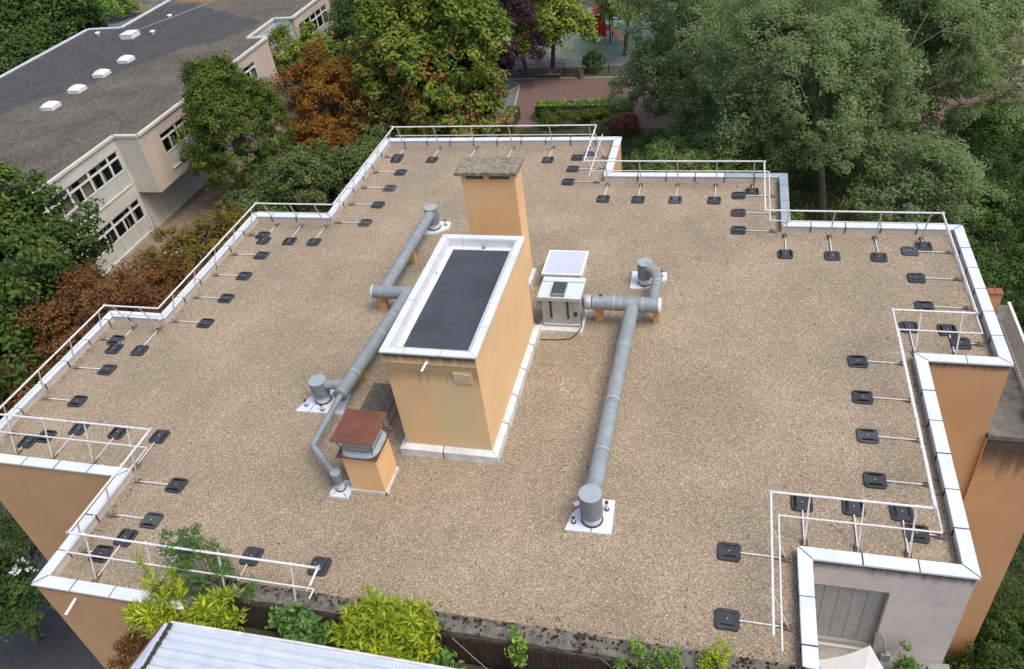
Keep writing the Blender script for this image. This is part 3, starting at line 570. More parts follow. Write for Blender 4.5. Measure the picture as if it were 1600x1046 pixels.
def ring_panels(x0, y0, x1, y1, w_, z0, z1, m, parent, name, cuts_x, cuts_y, gap=0.012, corner_mitre=True):
    g2 = gap / 2
    for (fx, cuts, ya, yb, sgn) in ((True, cuts_x, y0, y0 + w_, 1), (True, cuts_x, y1 - w_, y1, -1), (False, cuts_y, x0, x0 + w_, 1), (False, cuts_y, x1 - w_, x1, -1)):
        lo, hi = (x0, x1) if fx else (y0, y1)
        cs = [lo] + [lo + c_ for c_ in cuts] + [hi]
        for k in range(len(cs) - 1):
            a, b = cs[k] + g2, cs[k + 1] - g2
            ia, ib = (lo + w_ + g2 if k == 0 else a), (hi - w_ - g2 if k == len(cs) - 2 else b)
            if sgn > 0: q = [(a, ya), (b, ya), (ib, yb), (ia, yb)]
            else: q = [(ia, ya), (ib, ya), (b, yb), (a, yb)]
            if not fx: q = [(v, u) for u, v in q]
            dz = random.uniform(-.002, .002)
            part(name, MB().prism(q, z0, z1 + dz), m, parent)
ring_panels(bx0, by0, bx1, by1, 0.20, bz - .045, bz, M['coping'], pb, 'coping_panel', [0.62, 1.55], [1.15, 2.1, 3.1, 4.2])
part('joint', MB().box(bx0 + .01, by0 + .01, bz - .03, bx1 - .01, by0 + .195, bz - .006).box(bx0 + .01, by1 - .195, bz - .03, bx1 - .01, by1 - .01, bz - .006)
     .box(bx0 + .01, by0 + .2, bz - .03, bx0 + .195, by1 - .2, bz - .006).box(bx1 - .195, by0 + .2, bz - .03, bx1 - .01, by1 - .2, bz - .006), M['mastic'], pb)
# inner sheet: upright face and apron
ring_panels(bx0 + .222, by0 + .222, bx1 - .222, by1 - .222, 0.012, bz - .262, bz - .004, M['skirt_white'], pb, 'inner_flashing', [0.42, 1.35], [0.95, 1.9, 2.9, 4.0])
ring_panels(bx0 + .236, by0 + .236, bx1 - .236, by1 - .236, 0.15, bz - .268, bz - .255, M['coping'], pb, 'apron_flashing', [0.40, 1.33], [0.93, 1.88, 2.88, 3.98])
part('roof_outlet', MB().tube([(-6.55, by1 - .30, bz - .256), (-6.55, by1 - .30, bz - .19)], [0.04, 0.05], 10), M['duct_dark'], pb)
part('roof_nail', MB().tube([(bx0 + .27, 16.9, bz - .256), (bx0 + .27, 16.9, bz - .235)], 0.022, 8), M['mastic'], pb)
# weather streaks running down from the coping
fringe(bx0 + .05, bx1 - .05, by0 + .037, bz - .05, 0.42, pb, 5)
# skirt flashing at the foot
def skirt(x0, y0, x1, y1, out, parent, ztop, step=1.1):
    """sloped sheet that starts at the wall and drops at its outer edge; separate pieces"""
    sides = [((x0, y0), (x1, y0), (0, -1)), ((x1, y0), (x1, y1), (1, 0)), ((x1, y1), (x0, y1), (0, 1)), ((x0, y1), (x0, y0), (-1, 0))]
    for a, b, n in sides:
        L_ = math.hypot(b[0] - a[0], b[1] - a[1]); ux, uy = (b[0] - a[0]) / L_, (b[1] - a[1]) / L_
        cuts = [0.0]; t = step * 0.95
        while t < L_ - 0.3: cuts.append(t); t += step
        cuts.append(L_)
        for k in range(len(cuts) - 1):
            t0, t1 = cuts[k] + .008, cuts[k + 1] - .008
            e0, e1 = (-out + .004 if k == 0 else t0), (L_ + out - .004 if k == len(cuts) - 2 else t1)
            def p(t, o, z): return (a[0] + ux * t + n[0] * o, a[1] + uy * t + n[1] * o, z)
            v = [p(t0, .004, ztop), p(t1, .004, ztop), p(e1, out, ztop - .07), p(e0, out, ztop - .07), p(e1, out, ZG - .02), p(e0, out, ZG - .02)]
            part('skirt_panel', MB().add(v, [(3, 2, 1, 0), (5, 4, 2, 3)]), M['skirt'], parent)
            if k: part('joint', MB().add([p(cuts[k] - .014, .006, ztop + .002), p(cuts[k] + .014, .006, ztop + .002), p(cuts[k] + .014, out + .003, ztop - .067), p(cuts[k] - .014, out + .003, ztop - .067), p(cuts[k] + .014, out + .003, ZG), p(cuts[k] - .014, out + .003, ZG)], [(3, 2, 1, 0), (5, 4, 2, 3)]), M['mastic'], parent)
skirt(bx0 + .05, by0 + .05, bx1 - .05, by1 - .05, 0.17, pb, 0.06)
# vent grille and spout on the near face
gr = part('vent_grille', MB().box(-6.07, by0 + .036, 2.36, -5.58, by0 + .049, 2.72), M['orange_stained'], pb)
for q in range(5): part('louvre', MB().beam((-6.04, by0 + .022, 2.405 + q * .063), (-5.62, by0 + .022, 2.405 + q * .063), 0.010, 0.035, (0, -1, 0.8)), M['upstand'], pb)
0 and part('louvre_shadow_gap', MB().box(-6.05, by0 + .030, 2.38, -5.60, by0 + .035, 2.70), M['rust_dark'], pb)
part('rain_spout', MB().tube([(-6.66, by0 + .06, 2.99), (-6.72, 12.96, 2.92)], 0.030, 12), M['white'], pb)
part('spout_mouth', MB().tube([(-6.7203, 12.962, 2.9203), (-6.7207, 12.957, 2.9195)], 0.023, 12), M['black'], pb)

# ------------------------------------------------------------------ tall chimney behind the block
ch = thing('tall_chimney', 'tall orange chimney with two dark slots and lichen covered cap, behind the rooftop block', 'chimney', (-7, 21.1, ZG))
cx0, cx1, cy0, cy1, cz = -7.84, -6.14, 20.75, 21.55, 3.97
part('shaft', MB().box(cx0, cy0, ZG - .02, cx1, cy1, cz - .26), M['orange'], ch)
mb = MB()
for x0_, x1_ in ((cx0, cx0 + .13), (-7.12, -6.96), (cx1 - .17, cx1)): mb.box(x0_, cy0, cz - .26, x1_, cy1, cz)
mb.box(cx0 + .13, cy0 + .02, cz - .26, -7.12, cy1, cz - .17).box(-6.96, cy0 + .02, cz - .26, cx1 - .17, cy1, cz - .17)
part('cap_posts', mb, M['orange'], ch)
part('flue_mouth', MB().box(cx0 + .131, cy0 + .16, cz - .169, -7.121, cy1 - .05, cz - .01).box(-6.959, cy0 + .16, cz - .169, cx1 - .171, cy1 - .05, cz - .01), M['black'], ch)
def rough_slab(x0, y0, x1, y1, z0, z1, seed, nx=14, ny=8, amp=.012):
    r = random.Random(seed); mb = MB(); vs_ = []
    for j in range(ny + 1):
        for i in range(nx + 1):
            e = (i in (0, nx)) or (j in (0, ny))
            vs_.append((x0 + (x1 - x0) * i / nx + (r.uniform(-amp, amp) if e else 0), y0 + (y1 - y0) * j / ny + (r.uniform(-amp, amp) if e else 0), z1 + r.uniform(-amp, amp) * .6))
    W_ = nx + 1
    mb.add(vs_, [(j * W_ + i, j * W_ + i + 1, (j + 1) * W_ + i + 1, (j + 1) * W_ + i) for j in range(ny) for i in range(nx)])
    rim = [i for i in range(W_)] + [j * W_ + nx for j in range(1, ny + 1)] + [ny * W_ + i for i in range(nx - 1, -1, -1)] + [j * W_ for j in range(ny - 1, 0, -1)]
    top = [vs_[i] for i in rim]; bot = [(p[0], p[1], z0 + r.uniform(-.004, .004)) for p in top]; n = len(top)
    mb.add(bot + top, [(i, (i + 1) % n, n + (i + 1) % n, n + i) for i in range(n)] + [tuple(range(n))[::-1]])
    return mb
part('cap_slab', rough_slab(-8.01, 20.64, -6.05, 21.72, cz + .002, cz + .11, 3, amp=.018), M['lichen_slab'], ch)
skirt(cx0, cy0, cx1, cy1, 0.10, ch, 0.06, 1.1)

# ------------------------------------------------------------------ small chimney with rusty roof
sc2 = thing('small_chimney', 'small orange chimney with a flat rusty red metal roof over a grey cowl', 'chimney', (-8.32, 12.14, ZG))
part('shaft', MB().box(-8.77, 11.72, ZG - .02, -7.87, 12.57, 1.10), M['orange'], sc2)
part('base_flashing', MB().box(-8.80, 11.69, ZG - .02, -7.84, 11.718, ZG + .11).box(-7.868, 11.69, ZG - .02, -7.84, 12.60, ZG + .11).box(-8.80, 12.572, ZG - .02, -7.869, 12.60, ZG + .11).box(-8.80, 11.719, ZG - .02, -8.772, 12.571, ZG + .11), M['skirt'], sc2)
mb = MB().prism([(-8.86, 11.62), (-7.78, 11.62), (-7.78, 12.70), (-8.86, 12.70)], 1.102, 1.125)
part('flange', mb, M['rust_dark'], sc2)
def lipring(x0, y0, x1, y1, z, r):
    pts = []
    for cx, cy, a0 in ((x1 - r, y1 - r, 0), (x0 + r, y1 - r, 90), (x0 + r, y0 + r, 180), (x1 - r, y0 + r, 270)):
        for k in range(5): a = rad(a0 + k * 22.5); pts.append((cx + r * math.cos(a), cy + r * math.sin(a), z))
    return pts
rg = [lipring(-8.83, 11.65, -7.81, 12.67, 1.127, .30), lipring(-8.81, 11.67, -7.83, 12.65, 1.17, .28), lipring(-8.70, 11.78, -7.94, 12.55, 1.20, .10)]
mb = MB(); n = len(rg[0]); mb.add(rg[0] + rg[1] + rg[2], [(k * n + i, k * n + (i + 1) % n, (k + 1) * n + (i + 1) % n, (k + 1) * n + i) for k in range(2) for i in range(n)])
part('cowl_lip', mb, M['duct_lid'], sc2)
part('cowl', MB().box(-8.68, 11.80, 1.13, -7.96, 12.53, 1.64), M['galv'], sc2)
part('cowl_band', MB().box(-8.70, 11.785, 1.30, -7.945, 11.80, 1.34).box(-7.96, 11.785, 1.30, -7.945, 12.545, 1.34), M['galv'], sc2)
part('louvre_bank', MB().box(-7.958, 11.95, 1.38, -7.93, 12.45, 1.60), M['galv'], sc2)
for q in range(4): part('bracket', MB().beam(((-8.72, 11.76, 1.18), (-7.92, 11.76, 1.18), (-7.92, 12.57, 1.18), (-8.72, 12.57, 1.18))[q], ((-8.78, 11.72, 1.66), (-7.86, 11.72, 1.66), (-7.86, 12.64, 1.66), (-8.78, 12.64, 1.66))[q], .02, .02), M['rust_dark'], sc2)
part('roof_plate', MB().prism([(-8.88, 11.62), (-7.77, 11.62), (-7.77, 12.74), (-8.88, 12.74)], 1.66, 1.685), M['rust'], sc2)

# low dark slab upstand next to it
ls = thing('covered_hatch', 'low masonry hatch with a mossy dark slab, half hidden behind the rusty chimney roof', 'hatch', (-8.9, 14.7, ZG))
part('curb', MB().box(-9.35, 14.05, ZG - .02, -8.68, 15.12, 0.22), M['upstand'], ls)
part('cover_slab', rough_slab(-9.42, 13.98, -8.58, 15.18, 0.222, 0.29, 8, 8, 10, .008), M['dark_slab'], ls)

# ------------------------------------------------------------------ ducts
def wrapped(pts, r, step=0.11, n=18):
    """duct wrapped in tape: slightly stepped overlapping turns"""
    path, rs = [], []
    for a, b in zip(pts[:-1], pts[1:]):
        a, b = Vector(a), Vector(b); L_ = (b - a).length; k = max(1, int(L_ / step))
        for i in range(k):
            r1 = r * (random.uniform(.99, 1.01) if random.random() < .93 else 1.04)
            path.append(a + (b - a) * (i + .02) / k); rs.append(r1 * .99); path.append(a + (b - a) * (i + .2) / k); rs.append(r1 * 1.01)
            path.append(a + (b - a) * (i + .95) / k); rs.append(r1 * 1.0)
    path.append(Vector(pts[-1])); rs.append(r)
    return MB().tube(path, rs, n)
def bend(p0, p1, p2, k=6):
    p0, p1, p2 = Vector(p0), Vector(p1), Vector(p2)
    return [tuple((1 - t) ** 2 * p0 + 2 * t * (1 - t) * p1 + t * t * p2) for t in [i / k for i in range(k + 1)]]
ZD = 0.45
def stub(x, y, zt, r, cowl, parent, zc0=0.02):
    part('outlet_sleeve', MB().tube([(x, y, ZG), (x, y, zc0 + .05)], r * .86, 24), M['skirt'], parent)
    part('sealing_ring', MB().tube([(x, y, ZG + .055), (x, y, ZG + .085)], r * .98, 24), M['mastic'], parent)
    part('outlet_cowl', MB().tube([(x, y, zc0), (x, y, zt - .012)], r, 28), M['duct_dark'], parent)
    part('outlet_lid', MB().tube([(x, y, zt - .03), (x, y, zt - .004), (x, y, zt)], [r * 1.03, r * 1.03, r * 1.0], 28), M['duct_lid'], parent)
def plate(label, poly, pipes, cuts=()):
    cx = sum(p[0] for p in poly) / len(poly); cy = sum(p[1] for p in poly) / len(poly)
    t = thing('flashing_plate', label, 'flashing', (cx, cy, ZG), 'white flashing plates under the duct outlets')
    part('sheet', MB().prism(poly, ZG - .01, ZG + .05), M['coping'], t)
    for (a, b) in cuts: part('joint', MB().beam((a[0], a[1], ZG + .051), (b[0], b[1], ZG + .051), .018, .006), M['mastic'], t)
    for (x, y, h) in pipes:
        part('vent_pipe', MB().tube([(x, y, ZG + .05), (x, y, ZG + h)], .035, 10), M['skirt'], t)
        part('pipe_collar', MB().tube([(x, y, ZG + .051), (x, y, ZG + .07)], .062, 12), M['mastic'], t)
        part('pipe_cap', MB().tube([(x, y, ZG + h), (x, y, ZG + h + .035)], .042, 10), M['mastic'], t)
    return t
def pier(parent, x, y, w_=.2, d_=.22, top=ZD - .19):
    part('pier', MB().bevbox(x - w_ / 2, y - d_ / 2, ZG - .02, x + w_ / 2, y + d_ / 2, top, .01), M['brick_support'], parent)
D1 = thing('left_duct', 'grey tape wrapped air duct left of the rooftop block, ending in an open pipe', 'duct', (-10.4, 19.3, ZG))
stub(-10.62, 24.40, 0.68, .25, None, D1)
part('far_run', wrapped([(-10.62, 24.2, ZD), (-10.66, 19.4, ZD)], .19), M['duct'], D1)
part('cross_run', wrapped([(-10.98, 19.32, ZD), (-7.80, 19.32 - .9, ZD)][:1] + [(-7.79, 18.30, ZD)] if False else [(-10.98, 19.30, ZD), (-7.76, 19.30, ZD)], .21), M['duct'], D1)
part('elbow', wrapped(bend((-7.80, 19.30, ZD), (-7.35, 19.30, ZD), (-7.35, 18.46, ZD)), .21), M['duct'], D1)
part('end_cap', MB().tube([(-11.02, 19.30, ZD), (-10.97, 19.30, ZD)], .225, 24), M['skirt'], D1)
part('near_run', wrapped([(-9.78, 19.2, ZD), (-10.12, 14.42, ZD)], .20), M['duct'], D1)
part('open_end', MB().tube([(-10.121, 14.416, ZD), (-10.122, 14.40, ZD)], .165, 20), M['black'], D1)
part('end_rim', MB().tube([(-10.117, 14.47, ZD), (-10.1225, 14.39, ZD), (-10.1224, 14.392, ZD)], [.208, .208, .18], 24, caps=False), M['duct_dark'], D1)
part('small_pipe', wrapped([(-10.10, 14.75, ZD + .0), (-10.12, 12.66, ZD - .05)], .085, .13, 12), M['duct'], D1)
part('small_elbow', wrapped(bend((-10.12, 12.68, ZD - .05), (-10.13, 12.54, ZD - .05), (-10.02, 12.45, ZD - .06), 4) + [(-9.2, 11.78, ZD - .10)], .085, .13, 12), M['duct'], D1)
stub(-9.12, 11.73, 0.42, .135, None, D1, 0.05)
stub(-11.00, 14.84, 0.56, .25, None, D1)
part('side_branch', wrapped([(-10.92, 14.86, ZD - .08), (-10.12, 14.92, ZD - .04)], .145), M['duct'], D1)
pier(D1, -10.62, 22.05, .16, .2); pier(D1, -10.78, 19.33, .3, .2, ZD - .2); pier(D1, -10.10, 15.85, .2, .16)
D2 = thing('right_duct', 'grey tape wrapped air duct right of the rooftop block, long run towards the near outlet', 'duct', (-2.5, 17, ZG))
YD = 19.22
part('cross_run', wrapped([(-3.72, YD, ZD + .05), (-1.72, YD, ZD + .03)], .225), M['duct'], D2)
part('foil_sleeve', MB().tube([(-4.02, YD - .03, ZD + .07), (-3.95, YD, ZD + .06), (-3.85, YD, ZD + .05), (-3.74, YD, ZD + .05)], [.17, .235, .25, .215], 20), M['foil'], D2)
part('end_cap', MB().tube([(-1.73, YD, ZD + .03), (-1.66, YD, ZD + .03)], .235, 26), M['white'], D2)
part('inspection_plug', MB().tube([(-3.47, YD + .03, ZD + .265), (-3.47, YD + .03, ZD + .31)], .045, 10), M['mastic'], D2)
part('near_run', wrapped([(-2.51, YD - .1, ZD), (-2.59, 11.85, ZD - .02)], .205), M['duct'], D2)
stub(-2.60, 11.66, 0.74, .265, None, D2)
stub(-2.36, 21.34, 0.60, .235, None, D2)
part('far_elbow', wrapped([(-2.3, 21.30, ZD)] + bend((-2.2, 21.22, ZD), (-1.90, 21.0, ZD), (-1.90, 20.6, ZD), 5) + [(-1.90, 19.35, ZD + .02)], .165), M['duct'], D2)
pier(D2, -3.55, 19.36, .24, .22); pier(D2, -1.82, 19.40, .2, .22)
plate('small white flashing plate under the thin duct elbow beside the small chimney', [(-9.36, 11.45), (-8.82, 11.45), (-8.82, 12.02), (-9.36, 12.02)], [], [((-9.36, 11.45), (-9.2, 11.6)), ((-8.86, 11.47), (-9.0, 11.6)), ((-8.84, 11.99), (-9.02, 11.85))])
plate('white flashing plate at the open duct end, with two little vent pipes', [(-11.68, 14.30), (-10.2, 14.33), (-10.28, 15.2), (-10.9, 15.28), (-11.45, 15.0)], [(-11.42, 14.55, .24), (-10.85, 14.42, .24)], [((-11.25, 14.31), (-11.1, 15.1))])
plate('white flashing plate at the near end of the long right duct', [(-3.20, 11.28), (-2.1, 11.30), (-2.14, 12.30), (-2.7, 12.30), (-3.10, 11.80)], [(-3.02, 11.52, .2), (-2.30, 12.0, .3)], [((-2.58, 11.29), (-2.58, 11.42))])
plate('white flashing plate under the far right duct outlet', [(-2.82, 21.0), (-2.42, 21.0), (-1.68, 21.6), (-1.70, 21.98), (-2.84, 21.98)], [(-1.86, 21.75, .22)], [((-2.42, 21.0), (-2.2, 21.35))])
plate('white flashing plate under the farthest duct outlet near the tall chimney', [(-10.90, 23.92), (-10.50, 24.0), (-10.03, 24.42), (-10.10, 24.86), (-10.85, 24.86)], [(-10.22, 24.60, .26)], [((-10.5, 24.0), (-10.55, 24.2))])
single('loose_sheet', MB().beam((-3.1, 12.05, ZG + .02), (-2.86, 12.22, ZG + .06), .14, .01), M['white'], 'small loose white offcut lying left of the near duct outlet', 'offcut')

for (par, x, y, z, r, ax) in ((D1, -10.64, 22.6, ZD, .197, 'y'), (D1, -10.65, 20.9, ZD, .197, 'y'), (D1, -9.93, 17.1, ZD, .207, 'y'), (D1, -10.05, 15.3, ZD, .207, 'y'), (D2, -2.53, 17.2, ZD, .212, 'y'), (D2, -2.55, 15.0, ZD, .212, 'y'), (D2, -2.57, 13.2, ZD, .212, 'y'), (D2, -3.05, YD, ZD + .05, .232, 'x')):
    e_ = .035
    part('strap', MB().tube([(x - e_, y, z), (x + e_, y, z)] if ax == 'x' else [(x, y - e_, z), (x, y + e_, z)], r, 22), M['duct_lid'], par)
# ------------------------------------------------------------------ fan unit
fu = thing('fan_unit', 'galvanised box fan unit on a pale concrete base, right of the rooftop block', 'fan unit', (-4.65, 19, ZG))
part('base', MB().bevbox(-5.34, 18.52, ZG - .02, -3.97, 19.95, ZG + .14, .01), M['skirt'], fu)
for x in (-5.1, -4.12):
    for y in (18.80, 19.55): part('foot', MB().tube([(x, y, ZG + .14), (x, y, ZG + .2)], .05, 10), M['mastic'], fu)
part('casing', MB().box(-5.2, 18.76, ZG + .2, -4.04, 19.62, 0.98), M['galv'], fu)
part('front_panel', MB().bevbox(-5.02, 18.735, ZG + .25, -4.28, 18.755, .93, .004), M['galv'], fu)
part('side_panel', MB().box(-4.036, 18.85, ZG + .28, -4.02, 19.55, .9), M['galv'], fu)
for x in (-4.92, -4.40): part('handle', MB().bevbox(x - .03, 18.70, .20, x + .03, 18.733, .82, .006), M['mastic'], fu)
part('bottom_rail', MB().box(-5.2, 18.72, ZG + .19, -4.04, 18.758, ZG + .245), M['skirt'], fu)
part('switch', MB().bevbox(-4.22, 18.70, .30, -4.12, 18.757, .45, .01), M['mastic'], fu)
lid = part('lid', MB().prism([(-5.28, 18.62), (-3.96, 18.62), (-3.96, 19.70), (-5.28, 19.70)], .982, 1.04), M['galv_top'], fu)
part('lid_front_edge', MB().box(-5.285, 18.60, .93, -3.955, 18.619, 1.035), M['galv'], fu)
part('lid_rib', MB().box(-5.28, 19.42, 1.041, -3.96, 19.46, 1.055), M['galv'], fu)
part('left_spigot', MB().tube([(-5.42, 19.1, .42), (-5.19, 19.1, .42)], .23, 24), M['foil'], fu)
ex = part('exhaust_box', MB().bevbox(-4.88, 18.66, 1.041, -4.46, 19.34, 1.13, .006), M['duct_dark'], fu)
for i in range(6):
    for j in range(6):
        part('grille_cell', MB().box(-4.865 + i * .066, 18.74 + j * .096, 1.131, -4.865 + i * .066 + .050, 18.74 + j * .096 + .076, 1.137), M['black'], fu)
cab = MB().tube([(-4.05, 18.98, .35), (-3.98, 18.78, .22), (-3.99, 18.6, .0), (-4.1, 18.42, -.12), (-4.3, 18.30, ZG + .02), (-4.7, 18.22, ZG + .02), (-5.2, 18.20, ZG + .02)], .016, 8)
part('power_cable', cab, M['cable'], fu)

# skylight next to it
sk = thing('flat_skylight', 'flat square skylight with a pale lilac pane on the gravel behind the fan unit', 'skylight', (-5, 21.5, ZG))
part('curb', MB().bevbox(-5.58, 20.92, ZG - .02, -4.40, 22.18, .27, .01), M['upstand'], sk)
part('frame', MB().prism([(-5.67, 20.84), (-4.32, 20.84), (-4.32, 22.26), (-5.67, 22.26)], .272, .34), M['white'], sk)
part('pane', MB().box(-5.60, 20.91, .341, -4.39, 22.19, .352), M['dome'], sk)
for x in (-4.85, -4.48): part('strap', MB().box(x - .012, 20.905, ZG, x + .012, 20.917, .26), M['mastic'], sk)

MOSS = []
# ------------------------------------------------------------------ near terrace wall, screen, canopy, parasol (the building the photograph is taken from)
tw = thing('terrace_wall', 'mossy grey concrete wall with a reed screen, between the roof and the plants in front', 'wall', (-4.5, 8.4, -3.4))
part('wall_top', rough_slab(-11.4, 8.20, 2.22, 8.60, -.08, 0.02, 21, 90, 5, .010), M['concrete_mossy'], tw)
part('wall_body', MB().box(-11.38, 8.24, -3.4, 2.20, 8.57, -.082), M['concrete'], tw)
mb = MB(); x = -11.3; rr_ = random.Random(3)
while x < 2.1:
    w_ = rr_.uniform(.012, .022); mb.box(x, 8.17 + rr_.uniform(0, .02), -2.9, x + w_, 8.225, -.20 + rr_.uniform(-.03, .03)); x += w_ + .002
part('reed_screen', mb, M['reed'], tw, None, 'stuff')
structure('terrace_floor', MB().box(-11.25, -3, -3.6, 6.2, 8.235, -3.4).box(2.21, 8.2351, -3.6, 5.6, 11.17, -3.4), M['concrete'])
rng = np.random.default_rng(31); k = 260
mc = np.stack([rng.uniform(-11.2, 2.1, k), 8.60 - np.abs(rng.normal(size=k)) * .14, np.full(k, .03)], 1) + np.stack([np.sin(np.arange(k) * 1.7) * .15, np.zeros(k), np.zeros(k)], 1)
mc[:, 1] = np.clip(mc[:, 1], 8.22, 8.60)
MOSS.append(mc)
cp = thing('polycarbonate_canopy', 'white corrugated plastic canopy roof in the bottom left corner', 'canopy', (-8, 6, 0.5))
def corr(x0, x1, y0, y1, z0, z1, pitch=.19, nsub=4):
    mb = MB(); n = int((y1 - y0) / pitch * nsub); v = []
    for j in range(n + 1):
        t = j / n; y = y0 + (y1 - y0) * t; z = z0 + (z1 - z0) * t + (.028 if (j // 2) % 2 == 0 else 0)
        for i in range(5): v.append((x0 + (x1 - x0) * i / 4, y, z))
    mb.add(v, [(j * 5 + i, j * 5 + i + 1, (j + 1) * 5 + i + 1, (j + 1) * 5 + i) for j in range(n) for i in range(4)]); return mb
part('sheet', corr(-10.88, -2.0, 4.0, 7.12, 0.56, 0.50), M['poly'], cp)
part('edge_trim', MB().tube([(-10.95, 7.14, 0.52), (-8, 7.15, 0.54), (-2, 7.14, 0.53)], .03, 8), M['skirt'], cp)
part('gable_sheet', MB().add([(-11.13, 7.12, .48), (-10.94, 7.12, .50), (-10.94, 4.0, .56), (-11.7, 4.0, .30)], [(0, 1, 2, 3)]), M['poly'], cp)
mb = MB(); y = 7.1
while y > 4.0:
    mb.add([(-10.94 - random.uniform(0, .05), y, .565), (-10.86 + random.uniform(-.03, .05), y - .02, .585), (-10.87, y - .14, .585), (-10.95 - random.uniform(-.02, .04), y - .12, .565)], [(0, 3, 2, 1)]); y -= random.uniform(.08, .13)
part('dark_ridge_strip', mb, M['mastic'], cp)
part('gable_trim', MB().tube([(-11.14, 7.13, .49), (-11.7, 4.0, .32)], .022, 8), M['rust_dark'], cp)
for x in (-10.9, -6.5, -2.2): part('support_post', MB().box(x - .04, 6.9, -3.4, x + .04, 6.98, .48), M['skirt'], cp)
ps = thing('parasol', 'off white square parasol below the grey shutter at the bottom edge', 'parasol', (3.2, 9.2, -3.4))
apex, zc = (3.18, 9.05, -.84), -1.02
cor = [(2.95, 8.2, zc), (4.05, 8.75, zc), (3.43, 9.9, zc), (2.33, 9.38, zc)]
mb = MB()
K_ = 8; pts = []
for i in range(4):
    a, b = Vector(cor[i]), Vector(cor[(i + 1) % 4])
    for k in range(K_):
        t = k / K_; p = a.lerp(b, t); p += (Vector(apex) - p) * (.10 * math.sin(math.pi * t)); pts.append(p)
ring2 = [p.lerp(Vector(apex), .5) - Vector((0, 0, .01)) for p in pts]
n = len(pts); mb.add(pts + ring2 + [apex], [(i, (i + 1) % n, n + (i + 1) % n, n + i) for i in range(n)] + [(n + i, n + (i + 1) % n, 2 * n) for i in range(n)])
part('canopy', mb, M['fabric'], ps)
part('pole', MB().tube([(3.18, 9.05, -3.4), (3.18, 9.05, -.86)], .022, 10), M['post'], ps)
wbk = thing('wall_bracket', 'grey metal bracket post against the pinkish grey wall beside the pink flowers', 'bracket', (4.1, 11.1, -3.0))
part('arm', MB().beam((4.04, 11.12, -2.50), (4.20, 11.06, -3.15), .07, .05), M['galv'], wbk)
part('arm_foot', MB().box(4.10, 11.0, -3.36, 4.30, 11.13, -3.14), M['galv'], wbk)

# ------------------------------------------------------------------ leaves and trees
def leafmesh(name, centers, radii, cval, per, ll, lw, m, up=0.35, out=None, rng=None, flat=.8, vr=.3, star=False):
    rng = rng or np.random.default_rng(1)
    K = len(centers); n = K * per
    C = np.repeat(centers, per, 0); Rr = np.repeat(radii, per)[:, None]
    d = rng.normal(size=(n, 3)); d /= np.linalg.norm(d, axis=1)[:, None]
    rr = rng.random((n, 1)) ** .45
    d2 = d.copy(); d2[:, 2] *= flat
    Pp = C + d2 * rr * Rr
    nrm = d * .7 + rng.normal(size=(n, 3)) * .55 + np.array([0, 0, up])
    if out is not None: nrm += np.repeat(out, per, 0) * .5
    nrm /= np.linalg.norm(nrm, axis=1)[:, None]
    t = rng.normal(size=(n, 3)); t -= nrm * (t * nrm).sum(1)[:, None]; t /= np.linalg.norm(t, axis=1)[:, None]
    s = np.cross(nrm, t)
    sz = rng.uniform(.7, 1.25, (n, 1))
    L1, W1 = ll * sz, lw * sz
    if star:                      # leaves radiate from the node, arching outwards
        t = d + np.array([0, 0, .45]); t /= np.linalg.norm(t, axis=1)[:, None]
        nrm = np.array([0, 0, 1.]) + rng.normal(size=(n, 3)) * .35; nrm -= t * (t * nrm).sum(1)[:, None]; nrm /= np.linalg.norm(nrm, axis=1)[:, None]
        s = np.cross(nrm, t); Pp = C + d2 * .15 * Rr + t * L1 * .5
    V = np.empty((n, 4, 3))
    V[:, 0] = Pp - t * L1 / 2; V[:, 2] = Pp + t * L1 / 2 - nrm * L1 * .12
    V[:, 1] = Pp + s * W1 / 2 + nrm * W1 * .18 - t * L1 * .08; V[:, 3] = Pp - s * W1 / 2 + nrm * W1 * .18 - t * L1 * .08
    me = bpy.data.meshes.new(name)
    me.vertices.add(n * 4); me.vertices.foreach_set('co', V.reshape(-1).astype(np.float32))
    me.loops.add(n * 4); me.loops.foreach_set('vertex_index', np.arange(n * 4, dtype=np.int32))
    me.polygons.add(n); me.polygons.foreach_set('loop_start', np.arange(0, n * 4, 4, dtype=np.int32))
    try: me.polygons.foreach_set('loop_total', np.full(n, 4, dtype=np.int32))
    except Exception: pass
    a = me.attributes.new('v', 'FLOAT', 'FACE')
    vv = np.clip(np.repeat(cval, per) * (1 - vr) + rng.random(n) * vr, 0, 1)
    a.data.foreach_set('value', vv.astype(np.float32))
    me.materials.append(m); me.update(calc_edges=True)
    return me
def crown_clusters(ells, dens, cr, rng, lump=.22, inner=.5):
    """cluster centres on lumpy ellipsoid shells; ells = (cx,cy,cz,rx,ry,rz)"""
    Cs, Rs, Os = [], [], []
    for (cx, cy, cz, rx, ry, rz) in ells:
        area = 4 * math.pi * ((rx * ry) ** 1.6 / 3 + (rx * rz) ** 1.6 / 3 + (ry * rz) ** 1.6 / 3) ** (1 / 1.6)
        k = max(8, int(area * dens))
        d = rng.normal(size=(k, 3)); d /= np.linalg.norm(d, axis=1)[:, None]
        d[:, 2] = np.where(d[:, 2] < -.55, -d[:, 2], d[:, 2])
        ph = rng.uniform(0, 6.28, 6)
        lumpv = 1 + lump * (np.sin(d[:, 0] * 4 + ph[0]) * np.sin(d[:, 1] * 4.5 + ph[1]) + .7 * np.sin(d[:, 2] * 6 + ph[2]) * np.sin(d[:, 0] * 7 + ph[3])) 
        f = (inner + (1 - inner) * rng.random(k) ** .35) * lumpv
        Cs.append(np.array([cx, cy, cz]) + d * f[:, None] * np.array([rx, ry, rz])); Rs.append(cr * rng.uniform(.6, 1.35, k)); Os.append(d)
    return np.vstack(Cs), np.hstack(Rs), np.vstack(Os)
